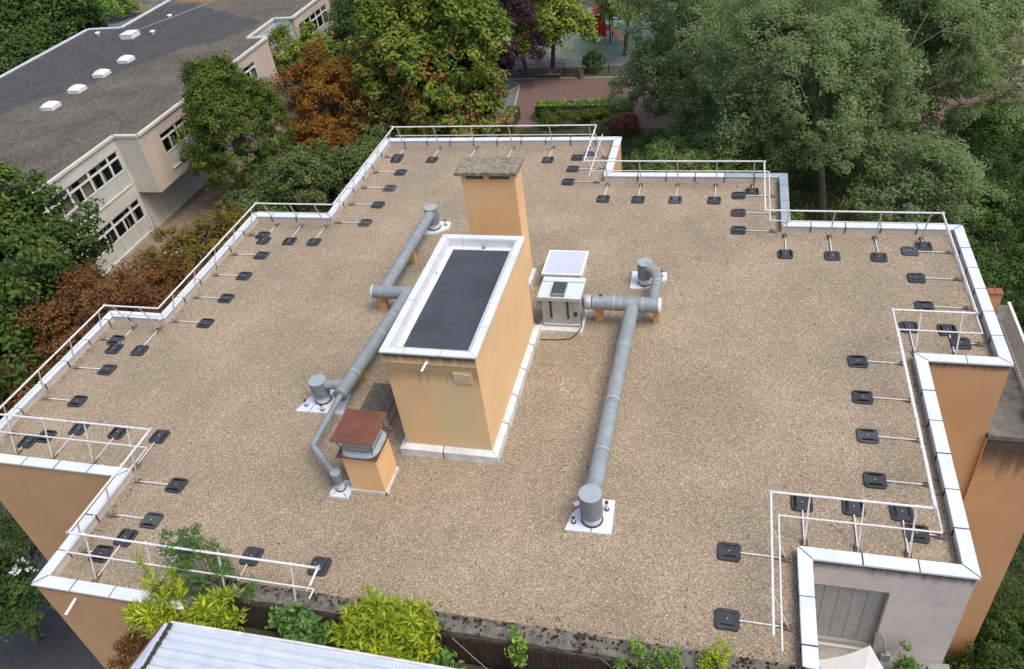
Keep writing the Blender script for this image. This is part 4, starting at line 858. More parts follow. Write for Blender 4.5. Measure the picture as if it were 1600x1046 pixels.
def limbs(mb, base, top, targets, r, rng, n=8):
    base, top = Vector(base), Vector(top)
    mid = base.lerp(top, .5) + Vector((rng.normal() * .15, rng.normal() * .15, 0))
    mb.tube([base, base.lerp(mid, .5), mid, top], [r * 1.15, r * .95, r * .75, r * .3], n)
    for tg in targets:
        tg = Vector(tg); f = rng.uniform(.35, .9)
        s = base.lerp(top, f) if f > .5 else base.lerp(mid, f * 2)
        m1 = s.lerp(tg, .5) + Vector((rng.normal() * .2, rng.normal() * .2, .25))
        r0 = r * (1 - f) * .5 + .04
        mb.tube([s, s.lerp(m1, .5), m1, tg], [r0, r0 * .8, r0 * .6, r0 * .25], 6)
def tree(name, label, cat, base, ells, m, leaf=(.2, .13), dens=2.2, cr=.55, per=60, bark='bark', r=.22, seed=1, cfun=None, group=None, nl=14, up=.85, lump=.22, inner=.5, top=None, vr=.3):
    rng = np.random.default_rng(seed)
    Cc, Rr, Oo = crown_clusters(ells, dens, cr, rng, lump, inner)
    cv = rng.random(len(Cc)) if cfun is None else np.clip(cfun(Cc, rng), 0, 1)
    t = thing(name, label, cat, base, group)
    b = np.array(base)
    me = leafmesh('foliage', Cc - b, Rr, cv, per, leaf[0], leaf[1], m, up, Oo, rng, vr=vr)
    part('foliage', me, m, t)
    mb = MB(); e = ells[0]
    idx = rng.choice(len(Cc), min(nl, len(Cc)), replace=False)
    limbs(mb, base, top or (e[0], e[1], e[2] + e[5] * .55), [tuple(Cc[i]) for i in idx], r, rng)
    part('trunk', mb, M[bark], t)
    return t
G = GZ
TG = 'trees between the school and the apartment block'
# left side
tree('chestnut_tree', 'big dark green horse chestnut at the left edge in front of the school', 'tree', (-40.5, 29, G),
     [(-41.2, 30.7, -7.3, 5.0, 5.0, 5.2), (-39.3, 25.5, -9.2, 4.0, 4.2, 4.2), (-42, 24, -9, 4, 4, 5)], L['chestnut_dark'], (.34, .17), 1.6, .75, 52, seed=3, group=TG,
     cfun=lambda C, r: r.random(len(C)) * .75 + np.clip((C[:, 2] + 6) / 12, -.3, .3))
tree('red_brown_tree', 'low red brown tree against the left roof edge beside the big chestnut', 'tree', (-33.5, 27.5, G),
     [(-34, 28.3, -9.9, 3.4, 3.8, 3.0), (-31.5, 25.0, -10.9, 2.6, 3.4, 2.4), (-35.5, 25, -11.2, 3, 3, 2.2), (-32.4, 31.8, -10.4, 2.5, 2.8, 2.5)], L['redbrown'], (.20, .09), 2.4, .5, 50, seed=4, group=TG, lump=.3)
tree('ochre_tree', 'ochre yellow tree in front of the school terrace, beside the left roof edge', 'tree', (-32.4, 36, G),
     [(-32.4, 36.0, -10.5, 2.2, 3.6, 2.3), (-31.5, 39.6, -10.9, 1.8, 2.2, 1.9)], L['ochre'], (.18, .09), 2.8, .45, 52, seed=5, group=TG, lump=.3, cfun=lambda C, r: r.random(len(C)) * .9)
tree('hornbeam_tree', 'dense olive green oval tree hiding part of the school facade', 'tree', (-36.3, 50, G),
     [(-36.2, 49.6, -8.6, 4.0, 4.0, 5.6), (-36.4, 49.5, -5.5, 2.4, 2.4, 3.2)], L['hornbeam'], (.22, .10), 2.6, .5, 60, seed=6, group=TG, lump=.12, up=.6)
tree('young_tree', 'light green twin topped tree before the far end of the school', 'tree', (-42, 68.5, G),
     [(-39.0, 70.6, -9.6, 2.4, 2.4, 2.5), (-41.0, 68.2, -9.0, 1.4, 1.4, 3.0)], L['lime'], (.24, .13), 2.4, .5, 45, seed=7, group=TG, lump=.2)
tree('rusty_tree', 'rusty orange horse chestnut between the olive tree and the large green chestnut', 'tree', (-31.5, 56.5, G),
     [(-31.7, 56.4, -9.0, 3.7, 3.6, 4.0), (-31.0, 53.0, -11.2, 3.6, 3, 2.6)], L['rusty'], (.26, .12), 2.2, .55, 55, seed=8, group=TG, cfun=lambda C, r: r.random(len(C)) * .8)
def chest(C, r):
    brown = np.clip(.5 + (-6.5 - C[:, 2]) * .10 + (-(C[:, 0] + 22.5)) * .045, 0, .95)
    return np.where(r.random(len(C)) < brown * .85, .62 + r.random(len(C)) * .4, r.random(len(C)) * .55)
tree('chestnut_tree', 'largest chestnut behind the far roof edge, yellow green turning brown', 'tree', (-22.3, 58, G),
     [(-22.8, 58.0, -7.2, 5.7, 5.4, 6.4), (-21.0, 57.2, -9.6, 3.6, 3.6, 3.6), (-25.6, 57.0, -10.0, 3.8, 3.8, 3.6), (-21.5, 58.5, -3.0, 3.9, 3.9, 3.6)], L['chestnut'], (.36, .18), 1.9, .68, 52, seed=9, group=TG, cfun=chest, r=.35, lump=.28, vr=.15)
tree('dark_shrub_tree', 'dark green rounded tree right behind the left roof edge, below the rusty tree', 'tree', (-27.6, 45.5, G),
     [(-28.6, 45.0, -10.4, 3.9, 3.7, 3.0), (-24.8, 48.5, -10.9, 3.6, 3.4, 2.6), (-31.2, 43, -11.2, 2.6, 2.6, 2.2)], L['oak'], (.22, .12), 2.6, .5, 55, seed=10, group=TG)
tree('dark_tree', 'dark green tree at the top edge behind the far end of the school', 'tree', (-35, 76, G),
     [(-35.5, 75.5, -8.8, 4.0, 4.2, 4.6), (-33.5, 71, -10.5, 3.2, 3, 3.2)], L['dark'], (.26, .15), 1.7, .65, 45, seed=11, group=TG)
tree('laurel_tree', 'very dark glossy tree behind the school in the top left corner', 'tree', (-75.5, 76, G),
     [(-75.5, 75.5, -8.2, 6.8, 6.5, 6.2), (-80, 66, -9, 6, 6, 5.5), (-73, 70, -10, 5, 6, 4)], L['dark'], (.42, .24), 1.6, .9, 50, seed=12)
tree('young_shrub', 'bright green bush beside the lamp post behind the school', 'shrub', (-86.5, 101, G),
     [(-86.5, 101, -11.9, 3.4, 2.6, 2.4)], L['fresh'], (.4, .16), 1.3, .8, 40, seed=13, nl=5, r=.08)
# park at the top
tree('purple_tree', 'dark purple leaved plum tree beside the park path', 'tree', (-19.6, 75, G),
     [(-19.8, 73.5, -9.6, 2.9, 3.0, 4.0), (-21, 76, -7.5, 2.4, 2.4, 3)], L['purple'], (.2, .11), 2.2, .5, 45, seed=14)
tree('maple_tree', 'green and yellow layered tree over the park bench', 'tree', (-17.3, 76.5, G),
     [(-17.0, 75.5, -8.4, 3.3, 3.4, 2.8), (-14.9, 74.7, -9.5, 2.2, 2.0, 1.5), (-18.9, 73.4, -9.9, 1.7, 1.7, 1.2), (-17.6, 76, -4.7, 2.9, 3.6, 2.6)], L['lime'], (.3, .17), 1.8, .62, 42, seed=15, lump=.3)
tree('park_tree', 'yellow green tree at the top edge just right of the red play tower', 'tree', (-10.5, 80, G),
     [(-9.9, 79.5, -8.4, 2.9, 2.8, 3.0), (-8.2, 84, -6, 4.2, 4, 4)], L['lime'], (.3, .17), 1.7, .62, 42, seed=16, lump=.3)
tree('far_tree', 'dark tree filling the top right corner above the sandy ground', 'tree', (21.5, 79, G),
     [(20.5, 78, -9.6, 3.8, 3.4, 3.8), (24.5, 80, -8, 4, 4, 5)], L['dark'], (.28, .16), 1.6, .65, 45, seed=17)
# white poplars
def pop(C, r): return r.random(len(C)) * .93 + .07 * (C[:, 2] > -5)
PG = 'white poplars at the back right'
pk = dict(leaf=(.19, .105), dens=2.6, cr=.60, per=62, bark='bark_pale', r=.22, group=PG, cfun=pop, up=.9, lump=.34, nl=60, vr=.35)
tree('poplar_tree', 'leftmost silvery white poplar beside the lime green hedge', 'tree', (-2.6, 57, G), [(-3.1, 55.2, -5.4, 4.6, 4.6, 5.6), (-3.0, 58.6, -8.4, 3.4, 3.0, 2.6)], L['poplar'], seed=20, top=(-3.6, 54.4, -.6), **pk)
tree('poplar_tree', 'white poplar with a pale forked trunk showing above the second back guard rail', 'tree', (6.3, 47.4, G), [(3.3, 47.8, -4.4, 5.2, 5.0, 5.6), (6.8, 47.6, -5.4, 3.4, 3.0, 3.0), (1.0, 49.0, -8.2, 3.8, 3.6, 3.6)], L['poplar'], seed=21, top=(4.2, 48.2, 0), **pk)
tree('poplar_tree', 'tallest white poplar at the top right, with thin bare branches showing', 'tree', (9.5, 54.5, G), [(10.2, 53.4, -4.2, 5.0, 5.0, 5.6), (13.6, 54.2, -6.0, 3.8, 3.6, 4.2), (8.4, 54, -8.5, 4, 4, 4)], L['poplar'], seed=22, top=(11.2, 53.6, .6), **pk)
tree('poplar_tree', 'lower white poplar crown nearest the third back guard rail', 'tree', (9.5, 45, G), [(10.2, 43.8, -9.6, 3.6, 3.2, 3.4)], L['poplar'], seed=23, **pk)
tree('poplar_tree', 'smaller white poplar at the top middle behind the leftmost poplar', 'tree', (-3, 66, G), [(-1.5, 64, -6.5, 4.0, 3.8, 5.2), (3.4, 62, -4.5, 4.4, 4, 5.4)], L['poplar'], seed=24, **pk)
bt_ = [o for o in col.objects if o.name.startswith('poplar_tree') and 'tallest' in o['label']][0]
for pts_ in ([(8.2, 45.2, -3.4), (8.9, 45.6, -1.9), (10.7, 47.0, -1.3), (13.4, 49.0, -1.2)], [(8.9, 45.6, -1.9), (9.4, 46.4, -1.0), (9.9, 47.2, -.4)], [(10.7, 47.0, -1.3), (11.9, 47.3, -1.6), (13.0, 47.6, -2.0)], [(8.6, 45.0, -4.0), (10.0, 44.6, -3.6), (11.0, 44.9, -3.2)]):
    part('bare_limb', MB().tube([(9.6, 53.5, -8)] * 0 + pts_, [.032, .026, .018, .008][:len(pts_)], 7), M['bark'], bt_)
# dark understorey
UG = 'dark shrubs under the poplars'
dk = dict(leaf=(.17, .085), dens=2.6, cr=.45, per=52, r=.08, nl=5, group=UG, lump=.2)
dk['per'] = 60
sh_spots = [('low dark green shrub bank directly behind the maroon bush', (-4.9, 54.5), (3.2, 4.0, 1.3)), ('dark green shrub behind the second back guard rail, left part', (-1.4, 45.5), (4.6, 6.5, 5.0)),
            ('dark green shrub right of the pale poplar trunk', (2.6, 40.5), (2.4, 3.6, 3.2)), ('dense dark green shrub mound at the right, beyond the roof corner', (14.8, 46.0), (4.4, 4.6, 2.6)),
            ('dark shrub behind the third back guard rail', (8.4, 38.6), (3.8, 3.6, 1.9)), ('broad dark shrub mound at the right edge above the balcony', (13.6, 37.0), (3.6, 4.8, 2.4)),
            ('dark shrub under the poplars at the right, below the red court', (17.8, 55), (5.0, 5.6, 2.6)), ('nearest dark shrub behind the balcony railing', (12.8, 30.0), (2.8, 3.6, 2.0))]
for q, (lb, (x, y), (a, b, c)) in enumerate(sh_spots):
    tree('dark_shrub', lb, 'shrub', (x, y, G), [(x, y, G + c * .55, a, b, c)], L['under' if q in (0, 1, 2, 4) else 'dark'], seed=40 + q, **dk)
# lower right shrubs at the foot of the wing
for q, (lb, x, y, a, b, c, mm) in enumerate([('dark green garden shrub at the foot of the orange wing, right edge', 11.2, 17.4, 1.9, 2.6, 1.5, 'dark'), ('bright green groundcover shrub below the orange wing corner', 9.0, 14.2, 2.0, 2.0, 1.0, 'mid'),
                                        ('rambling dark shrub with red flowers in the bottom right corner', 9.5, 12.2, 2.2, 1.7, 1.0, 'dark')]):
    tree('garden_shrub', lb, 'shrub', (x, y, G), [(x, y, G + c * .5, a, b, c)], L[mm], leaf=(.13, .07), dens=5, cr=.32, per=45, r=.05, nl=5, seed=60 + q, group='shrubs at the foot of the wing')
# bottom-left tree, crown seen beside the orange recess wall
tree('street_tree', 'dark leaved street tree below the left wing in the bottom left corner', 'tree', (-27.5, 12.5, G),
     [(-26.3, 13.2, -8.6, 1.9, 2.2, 1.6), (-25.2, 12.4, -9.2, 1.6, 1.2, 1.0), (-26.5, 10.8, -9.6, 2.0, 1.4, 1.1), (-24.6, 11.7, -9.7, 1.3, 1.0, .7)], L['dark'], (.15, .08), 3.2, .34, 30, seed=70, inner=.3, lump=.35, r=.14)
rr_ = np.random.default_rng(5)
bc = rr_.normal(size=(14, 3)) * [.26, .2, .12]
bt = thing('white_blossom', 'small white blossom cluster on the dark street tree at the bottom left', 'blossom', (-24.75, 12.55, -8.2))
part('petals', leafmesh('petals', bc, np.full(14, .10), rr_.random(14), 9, .10, .08, M['white'], .5, None, rr_), M['white'], bt)

# ground cover under the poplars and behind the roof
def cover(name, x0, x1, y0, y1, n, m, ll, lw, seed, amp=.45):
    rng = np.random.default_rng(seed)
    x = rng.uniform(x0, x1, n); y = rng.uniform(y0, y1, n)
    z = G + .25 + amp * (np.sin(x * .9 + 1) * np.sin(y * .8) + .6 * np.sin(x * 2.3) * np.sin(y * 2.1 + 2)) * .5
    me = leafmesh(name, np.stack([x, y, z], 1), np.full(n, .38), rng.random(n), 14, ll, lw, m, .6, None, rng)
    o = part(name, me, m); o['kind'] = 'stuff'; o['label'] = 'dark green ground cover'; return o
cover('ground_cover', -9, 22, 32.5, 62.5, 6000, L['under'], .2, .1, 81)
cover('ground_cover', -30, -9, 33, 62, 2200, L['dark'], .22, .11, 82)
cover('ground_cover', 7.9, 15, 10, 31, 2400, L['dark'], .13, .07, 83)

# ------------------------------------------------------------------ street-level setting
structure('ground', MB().box(-300, -60, G - .5, 300, 400, G), M['soil'])
def sheet(name, poly, lvl, m): return structure(name, MB().add([(a, b, G + .004 * lvl) for a, b in (poly if sum(poly[i][0] * poly[(i + 1) % len(poly)][1] - poly[(i + 1) % len(poly)][0] * poly[i][1] for i in range(len(poly))) > 0 else poly[::-1])], [tuple(range(len(poly)))]), m)
sheet('street_asphalt', [(-60, -10), (-15.3, -10), (-15.3, 11.2), (-21.5, 11.2), (-21.5, 20), (-60, 20)], 1, M['asphalt'])
sheet('school_paving', [(-43.0, 36), (-36.5, 36), (-34.5, 60), (-43.0, 66)], 1, M['brownpave'])
sheet('play_court', [(-21.6, 63.2), (30, 62.0), (30, 73.9), (-21.6, 74.2)], 1, M['redpave'])
sheet('park_path', [(-24.5, 60), (-18.9, 60), (-18.9, 64.4), (-19.85, 72.6), (-21.6, 74.5), (-21.9, 84), (-26, 84)], 2, M['path'])
sheet('upper_path', [(-26, 76.8), (8, 75.8), (8, 96), (-26, 96)], 2, M['path'])
sheet('rubber_play_surface', [(-19, 80.2), (-15, 78.9), (-8, 80), (-4, 82), (-4, 95), (-20, 95)], 3, M['greenrub'])
sheet('sandy_ground', [(16, 74.6), (40, 74.3), (40, 92), (16, 92)], 2, M['sand'])
sheet('grey_court', [(22.8, 69.5), (35, 69.5), (35, 73.4), (22.2, 73.4)], 2, M['path'])
sheet('lawn', [(-130, 103.5), (-80, 103.5), (-80, 150), (-130, 150)], 1, M['grass'])
sheet('yard_asphalt', [(-110, 82), (-64.5, 82), (-64.5, 103.3), (-110, 103.3)], 1, M['path'])
for a, b in (((-21.4, 68.2), (-19.85, 72.7)), ((-18.75, 64.4), (-19.85, 72.7)), ((-21.6, 74.25), (22, 73.95)), ((22.2, 73.6), (23.2, 66.0)), ((22.6, 71.6), (35, 71.6)), ((-19.85, 72.7), (-21.6, 74.2))):
    structure('edging', MB().beam((a[0], a[1], G + .02), (b[0], b[1], G + .02), .14, .10), M['line'])
structure('planting_bed', MB().box(-23, 74.35, G, 8, 76.9, G + .06), M['soil'])
# hedges
def hedge(label, x0, x1, y0, y1, h, seed):
    rng = np.random.default_rng(seed); n = int((x1 - x0) * (y1 - y0) * 14 + (x1 - x0) * h * 14)
    t = thing('clipped_hedge', label, 'hedge', ((x0 + x1) / 2, (y0 + y1) / 2, G)); b = np.array([(x0 + x1) / 2, (y0 + y1) / 2, G])
    k = n // 2
    top = np.stack([rng.uniform(x0, x1, k), rng.uniform(y0, y1, k), np.full(k, G + h) + rng.normal(size=k) * .02], 1)
    part('top_growth', leafmesh('top_growth', top - b, np.full(k, .08), rng.random(k), 26, .11, .065, L['hedge'], .7, None, rng), L['hedge'], t)
    fr = np.stack([rng.uniform(x0, x1, k), np.full(k, y0) + rng.normal(size=k) * .05, rng.uniform(G, G + h - .15, k)], 1)
    part('side_growth', leafmesh('side_growth', fr - b, np.full(k, .2), rng.random(k), 18, .13, .07, L['dark'], 0, None, rng), L['dark'], t)
    part('core', MB().box(x0 + .05, y0 + .08, G, x1 - .05, y1 - .08, G + h - .1), M['soil'], t)
hedge('clipped lime green hedge along the red court, in front of the park bench', -16.6, -8.0, 64.7, 66.2, 1.3, 91)
hedge('short clipped lime green hedge left of the hedge gap', -19.2, -18.0, 61.6, 65.4, 1.2, 92)
hedge('clipped lime green hedge at the right edge below the grey court', 17.0, 32.0, 61.6, 63.6, 1.3, 93)
tree('maroon_bush', 'round maroon barberry bush just behind the far roof corner', 'shrub', (-8.3, 61.5, G), [(-8.3, 61.5, G + .9, 1.35, 1.2, 1.05)], L['maroon'], (.09, .045), 11, .2, 60, seed=95, nl=8, r=.04, lump=.05)
tree('low_shrub', 'loose olive green shrub in front of the lime green hedge', 'shrub', (-14, 63.4, G), [(-14.2, 63.4, G + .6, 2.2, .9, .8), (-11, 63.6, G + .6, 1.6, .9, .8)], L['hornbeam'], (.12, .06), 7, .3, 40, seed=96, nl=5, r=.04)
tree('park_shrub', 'dark green shrub beside the litter bin behind the red court', 'shrub', (-13.0, 75.6, G), [(-13.0, 75.6, G + 1.0, 1.0, .8, 1.1)], L['dark'], (.14, .08), 7, .25, 45, seed=97, nl=5, r=.04)
# bench, bin, fence posts, play tower
bn = thing('park_bench', 'wooden park bench facing the red court', 'bench', (-17.1, 74.2, G))
for q in range(3): part('seat_slat', MB().box(-18.2, 73.95 + q * .14, G + .44, -16.0, 74.06 + q * .14, G + .48), M['wood'], bn)
for q in range(2): part('back_slat', MB().box(-18.2, 74.42 + q * .03, G + .60 + q * .17, -16.0, 74.46 + q * .03, G + .73 + q * .17), M['wood'], bn)
for x in (-17.95, -16.25): part('leg', MB().box(x - .03, 73.97, G, x + .03, 74.05, G + .44).box(x - .03, 74.38, G, x + .03, 74.45, G + .95), M['dark_metal'], bn)
part('armrest', MB().box(-17.13, 73.95, G + .48, -17.05, 74.40, G + .66), M['line'], bn)
tb = thing('litter_bin', 'round brown slatted litter bin right of the park bench', 'bin', (-14.1, 74.2, G))
for q in range(14):
    a = q * 2 * math.pi / 14; part('stave', MB().beam((-14.1 + .24 * math.cos(a), 74.2 + .24 * math.sin(a), G + .03), (-14.1 + .24 * math.cos(a), 74.2 + .24 * math.sin(a), G + .85), .085, .03, (math.cos(a), math.sin(a), 0)), M['wood'], tb)
part('liner', MB().tube([(-14.1, 74.2, G + .05), (-14.1, 74.2, G + .80)], .2, 14), M['dark_metal'], tb)
fe = thing('park_fence', 'thin dark metal fence between the bench and the playground', 'fence', (-16, 75.2, G))
for q in range(14):
    x = -22.5 + q * 2.2; part('post', MB().tube([(x, 75.2, G), (x, 75.2, G + 1.15)], .04, 8), M['dark_metal'], fe)
part('wire', MB().tube([(-22.5, 75.2, G + 1.1), (6.1, 75.2, G + 1.1)], .015, 6), M['dark_metal'], fe)
part('lower_wire', MB().tube([(-22.5, 75.2, G + .55), (6.1, 75.2, G + .55)], .012, 6), M['dark_metal'], fe)
tw2 = thing('play_tower', 'red playground tower with an orange slide behind the maple', 'playground tower', (-14.3, 86, G))
for x in (-15.2, -13.5):
    for y in (85.2, 86.9): part('post', MB().tube([(x, y, G), (x, y, G + 3.3)], .07, 8), M['dark_metal'], tw2)
part('deck', MB().box(-15.2, 85.2, G + 1.3, -13.5, 86.9, G + 1.38), M['wood'], tw2)
part('side_panel', MB().box(-15.15, 85.08, G + .7, -13.9, 85.14, G + 2.9), M['red'], tw2)
part('panel_window', MB().tube([(-14.35, 85.07, G + 2.2), (-14.35, 85.03, G + 2.2)], .16, 14), M['white'], tw2)
part('roof', MB().add([(-15.5, 84.9, G + 3.1), (-13.2, 84.9, G + 3.1), (-13.2, 87.2, G + 3.1), (-15.5, 87.2, G + 3.1), (-14.35, 86.05, G + 4.0)], [(0, 1, 4), (1, 2, 4), (2, 3, 4), (3, 0, 4), (3, 2, 1, 0)]), M['red'], tw2)
part('slide', MB().beam((-13.4, 85.9, G + 1.4), (-12.2, 84.5, G + .5), .55, .07), M['orange_plastic'], tw2)
tw2.location.x += 1.0; tw2.location.y -= 1.6
bn2 = thing('far_bench', 'grey bench at the top edge right of the play tower', 'bench', (-13, 91, G))
part('seat', MB().box(-13.8, 90.8, G + .42, -11.9, 91.2, G + .48), M['line'], bn2)
for x in (-13.6, -12.1): part('leg', MB().box(x - .05, 90.85, G, x + .05, 91.15, G + .42), M['line'], bn2)
lp = thing('lamp_post', 'slim grey lamp post behind the school roof at the top left', 'lamp post', (-87.5, 96.5, G))
part('pole', MB().tube([(-87.5, 96.5, G), (-87.5, 96.5, G + 7)], [.12, .07], 10), M['rail_grey'], lp)
part('head', MB().bevbox(-87.7, 96.2, G + 7.0, -87.3, 97.2, G + 7.12, .02), M['rail_grey'], lp)
lf2 = thing('lawn_fence', 'low fence with pale posts at the edge of the lawn behind the school', 'fence', (-95, 103.4, G))
for q in range(9):
    x = -112 + q * 4.4; part('post', MB().box(x - .12, 103.3, G, x + .12, 103.5, G + 1.5), M['line'], lf2)
part('mesh_panel', MB().box(-112, 103.38, G + 1.2, -76.8, 103.42, G + 1.26).box(-112, 103.38, G + .3, -76.8, 103.42, G + .36), M['dark_metal'], lf2)
shd = thing('garden_shed', 'grey roofed shed at the top edge behind the school', 'shed', (-83, 108, G))
part('wall', MB().box(-88, 104.5, G, -76, 112, G + 2.4), M['cream'], shd)
part('roof', MB().prism([(-88.4, 104.1), (-75.6, 104.1), (-75.6, 112.4), (-88.4, 112.4)], G + 2.4, G + 2.6), M['slate'], shd)

# ------------------------------------------------------------------ school
sb = thing('school_building', 'two storey cream school building with a flat grey gravel roof and ribbon windows', 'building', (-52, 55, G))
ZS = -6.0
SP = [(-43.0, 14), (-43.0, 45.18), (-40.96, 45.18), (-40.96, 65.4), (-42.95, 65.4), (-42.95, 70.8), (-41.0, 70.8), (-41.0, 78.8), (-43, 78.8), (-43, 100), (-60.0, 100), (-60.0, 70.2), (-64.0, 70.2), (-64.0, 14)]
ins = lambda p, dd: [(a + (dd if b_ else 0), b) for (a, b), b_ in zip(p, [0] * len(p))]
part('roof', MB().prism(SP, ZS - .25, ZS - .12), M['roof_school'], sb, 'grey brown gravel covered flat roof')
# dark felt area with a wandering edge
def rough_edge(poly, amp, step, seed):
    r = random.Random(seed); out = []
    for i in range(len(poly)):
        a, b = poly[i], poly[(i + 1) % len(poly)]; L_ = math.hypot(b[0] - a[0], b[1] - a[1]); k = max(1, int(L_ / step))
        for j in range(k):
            t = j / k; out.append((a[0] + (b[0] - a[0]) * t + r.uniform(-amp, amp), a[1] + (b[1] - a[1]) * t + r.uniform(-amp, amp)))
    return out
dp = [(-63.75, 30), (-59.5, 46.2), (-57.0, 49.6), (-55.5, 52.4), (-52.9, 54.9), (-51.0, 59.5), (-48.7, 63.2), (-46.2, 64.7), (-43.9, 68.7), (-44.0, 70.3), (-48, 72.6), (-52.4, 75.2), (-56, 77.2), (-59.75, 78.2), (-59.75, 70.45), (-63.75, 70.0)]
dpe = rough_edge(dp[1:14], .10, .5, 4) + dp[14:] + dp[:1]
mb = MB().add([(a, b, ZS - .112) for a, b in dpe], [tuple(range(len(dpe)))])
part('dark_felt_area', mb, M['bitumen'], sb, 'dark grey felt area of the roof')
part('litter_patch', MB().add([(a, b, ZS - .108) for a, b in rough_edge([(-58.5, 78.0), (-52, 77.6), (-50, 82), (-58.5, 84)], .3, .6, 5)], [tuple(range(sum(1 for _ in rough_edge([(-58.5, 78.0), (-52, 77.6), (-50, 82), (-58.5, 84)], .3, .6, 5))))]), M['litter'], sb)
for i in range(len(SP)):
    a, b = Vector(SP[i]), Vector(SP[(i + 1) % len(SP)]); u = (b - a).normalized(); L_ = (b - a).length; t = 0
    while t < L_:
        t1 = min(t + 3.0, L_)
        p, q = a + u * (t + .01), a + u * (t1 - .01)
        part('roof_edge', MB().beam((p.x, p.y, ZS - .09), (q.x, q.y, ZS - .09), .26, .18), M['coping'] if i > 8 else M['cream'], sb); t = t1
def facade(x, y0, y1, z0, z1, rows, bays, wall_m, core=True):
    """rows: (top, transom, glass bottom, panel bottom) z values; bays: y boundaries, pairs joined by thin mullion"""
    # solid strips above, between and below the window rows
    zs = [z1]
    for (zt, zm, zg, zp) in rows: zs += [zt, zp]
    zs.append(z0)
    mb = MB()
    for k in range(0, len(zs), 2): mb.box(x - .35, y0, zs[k + 1], x, y1, zs[k])
    for (zt, zm, zg, zp) in rows:
        if y0 < bays[-1]: mb.box(x - .35, y0, zp, x, bays[-1], zt)
        if y1 > bays[0]: mb.box(x - .35, bays[0], zp, x, y1, zt)
    part('wall', mb, wall_m, sb)
    part('interior', MB().box(x - 1.6, y0, z0, x - 1.5, y1, z1), M['interior'], sb)
    for (zt, zm, zg, zp) in rows:
        if zp < zg - .05:
            for k in range(len(bays) - 1):
                part('facade_panel', MB().box(x - .14, bays[k + 1] + .015, zp + .02, x - .09, bays[k] - .015, zg - .04), M['panel'], sb)
            part('window_sill', MB().box(x - .2, bays[-1], zp - .06, x + .06, bays[0], zp + .015), M['panel'], sb)
        for k in range(len(bays) - 1):
            ya, yb = bays[k + 1], bays[k]
            f = MB(); fw = .09
            xo, xi = x - .06, x - .16
            f.box(xi, ya, zg - .04, xo, yb, zg + .05); f.box(xi, ya, zt - .08, xo, yb, zt); f.box(xi, ya + fw, zm - .07, xo, yb - fw, zm + .07)
            f.box(xi, ya, zg + .05, xo, ya + fw, zt - .08); f.box(xi, yb - fw, zg + .05, xo, yb, zt - .08)
            ymid = (ya + yb) / 2
            if yb - ya > 1.5: f.box(xi, ymid - .07, zg + .05, xo, ymid + .07, zm - .07)
            wn_ = part('window', f, M['frame'], sb)
            panes = [(ya + fw, yb - fw, zm + .07, zt - .08)] + ([(ya + fw, ymid - .07, zg + .05, zm - .07), (ymid + .07, yb - fw, zg + .05, zm - .07)] if yb - ya > 1.5 else [(ya + fw, yb - fw, zg + .05, zm - .07)])
            for (pa, pb_, pz0, pz1) in panes: part('pane', MB().box(x - .115, pa, pz0, x - .105, pb_, pz1), M['glass'], wn_)
            if random.random() < .75:
                for _ in range(1 + (yb - ya > 1.5)):
                    cw = random.uniform(.35, .8); c0 = random.choice([ya + .08, ymid, yb - cw - .08]); cm = MB(); y = c0
                    while y < min(c0 + cw, yb - .06): cm.box(x - .30 + random.uniform(0, .03), y, zg, x - .27, y + .055, zt - .02); y += .06
                    part('curtain', cm, M['curtain'], wn_)
bays = [44.9, 43.72, 41.52, 39.30, 37.1, 34.9, 32.7, 30.5]
facade(-43.0, 14, 45.18, G, ZS - .2, [(-7.03, -7.56, -8.60, -9.80), (-10.95, -11.47, -12.52, -13.75)], bays, M['cream'])
part('jog_wall', MB().box(-43.3, 45.14, -10.63, -40.98, 45.30, ZS - .2), M['cream'], sb)
part('overhang_soffit', MB().box(-43.3, 45.3, -10.62, -41.0, 65.3, -10.5), M['panel'], sb)
facade(-40.96, 45.31, 65.4, -10.63, ZS - .2, [(-7.05, -7.5, -8.58, -9.80)], [62.4, 60.2, 58, 55.8, 53.6, 51.4, 49.4, 47.35], M['pinkish'])
facade(-42.99, 45.3, 65.4, G, -10.64, [(-10.95, -11.2, -12.0, -13.6)], [63.2, 61, 58.8, 56.6, 54.4, 52.2, 50, 48.6, 47.2], M['cream'])
part('recess_wall', MB().box(-43.2, 65.41, G, -42.96, 70.8, ZS - .2), M['coping'], sb)
part('jog_wall', MB().box(-43.2, 70.80, G, -41.36, 70.95, ZS - .2), M['coping'], sb)
part('jog_wall', MB().box(-43.2, 65.24, -10.6, -41.32, 65.395, ZS - .2), M['pinkish'], sb)
facade(-41.0, 70.96, 78.8, G, ZS - .2, [(-7.0, -7.6, -8.7, -9.9)], [78.2, 76.9, 75.6, 74.3, 73.0, 71.7], M['pinkish'])
part('end_wall', MB().box(-64, 13.8, G, -43.36, 14.0, ZS - .2).box(-43.2, 78.81, G, -41.0, 79.0, ZS - .2).box(-64.0, 14, G, -63.8, 70.2, ZS - .2), M['pinkish'], sb)
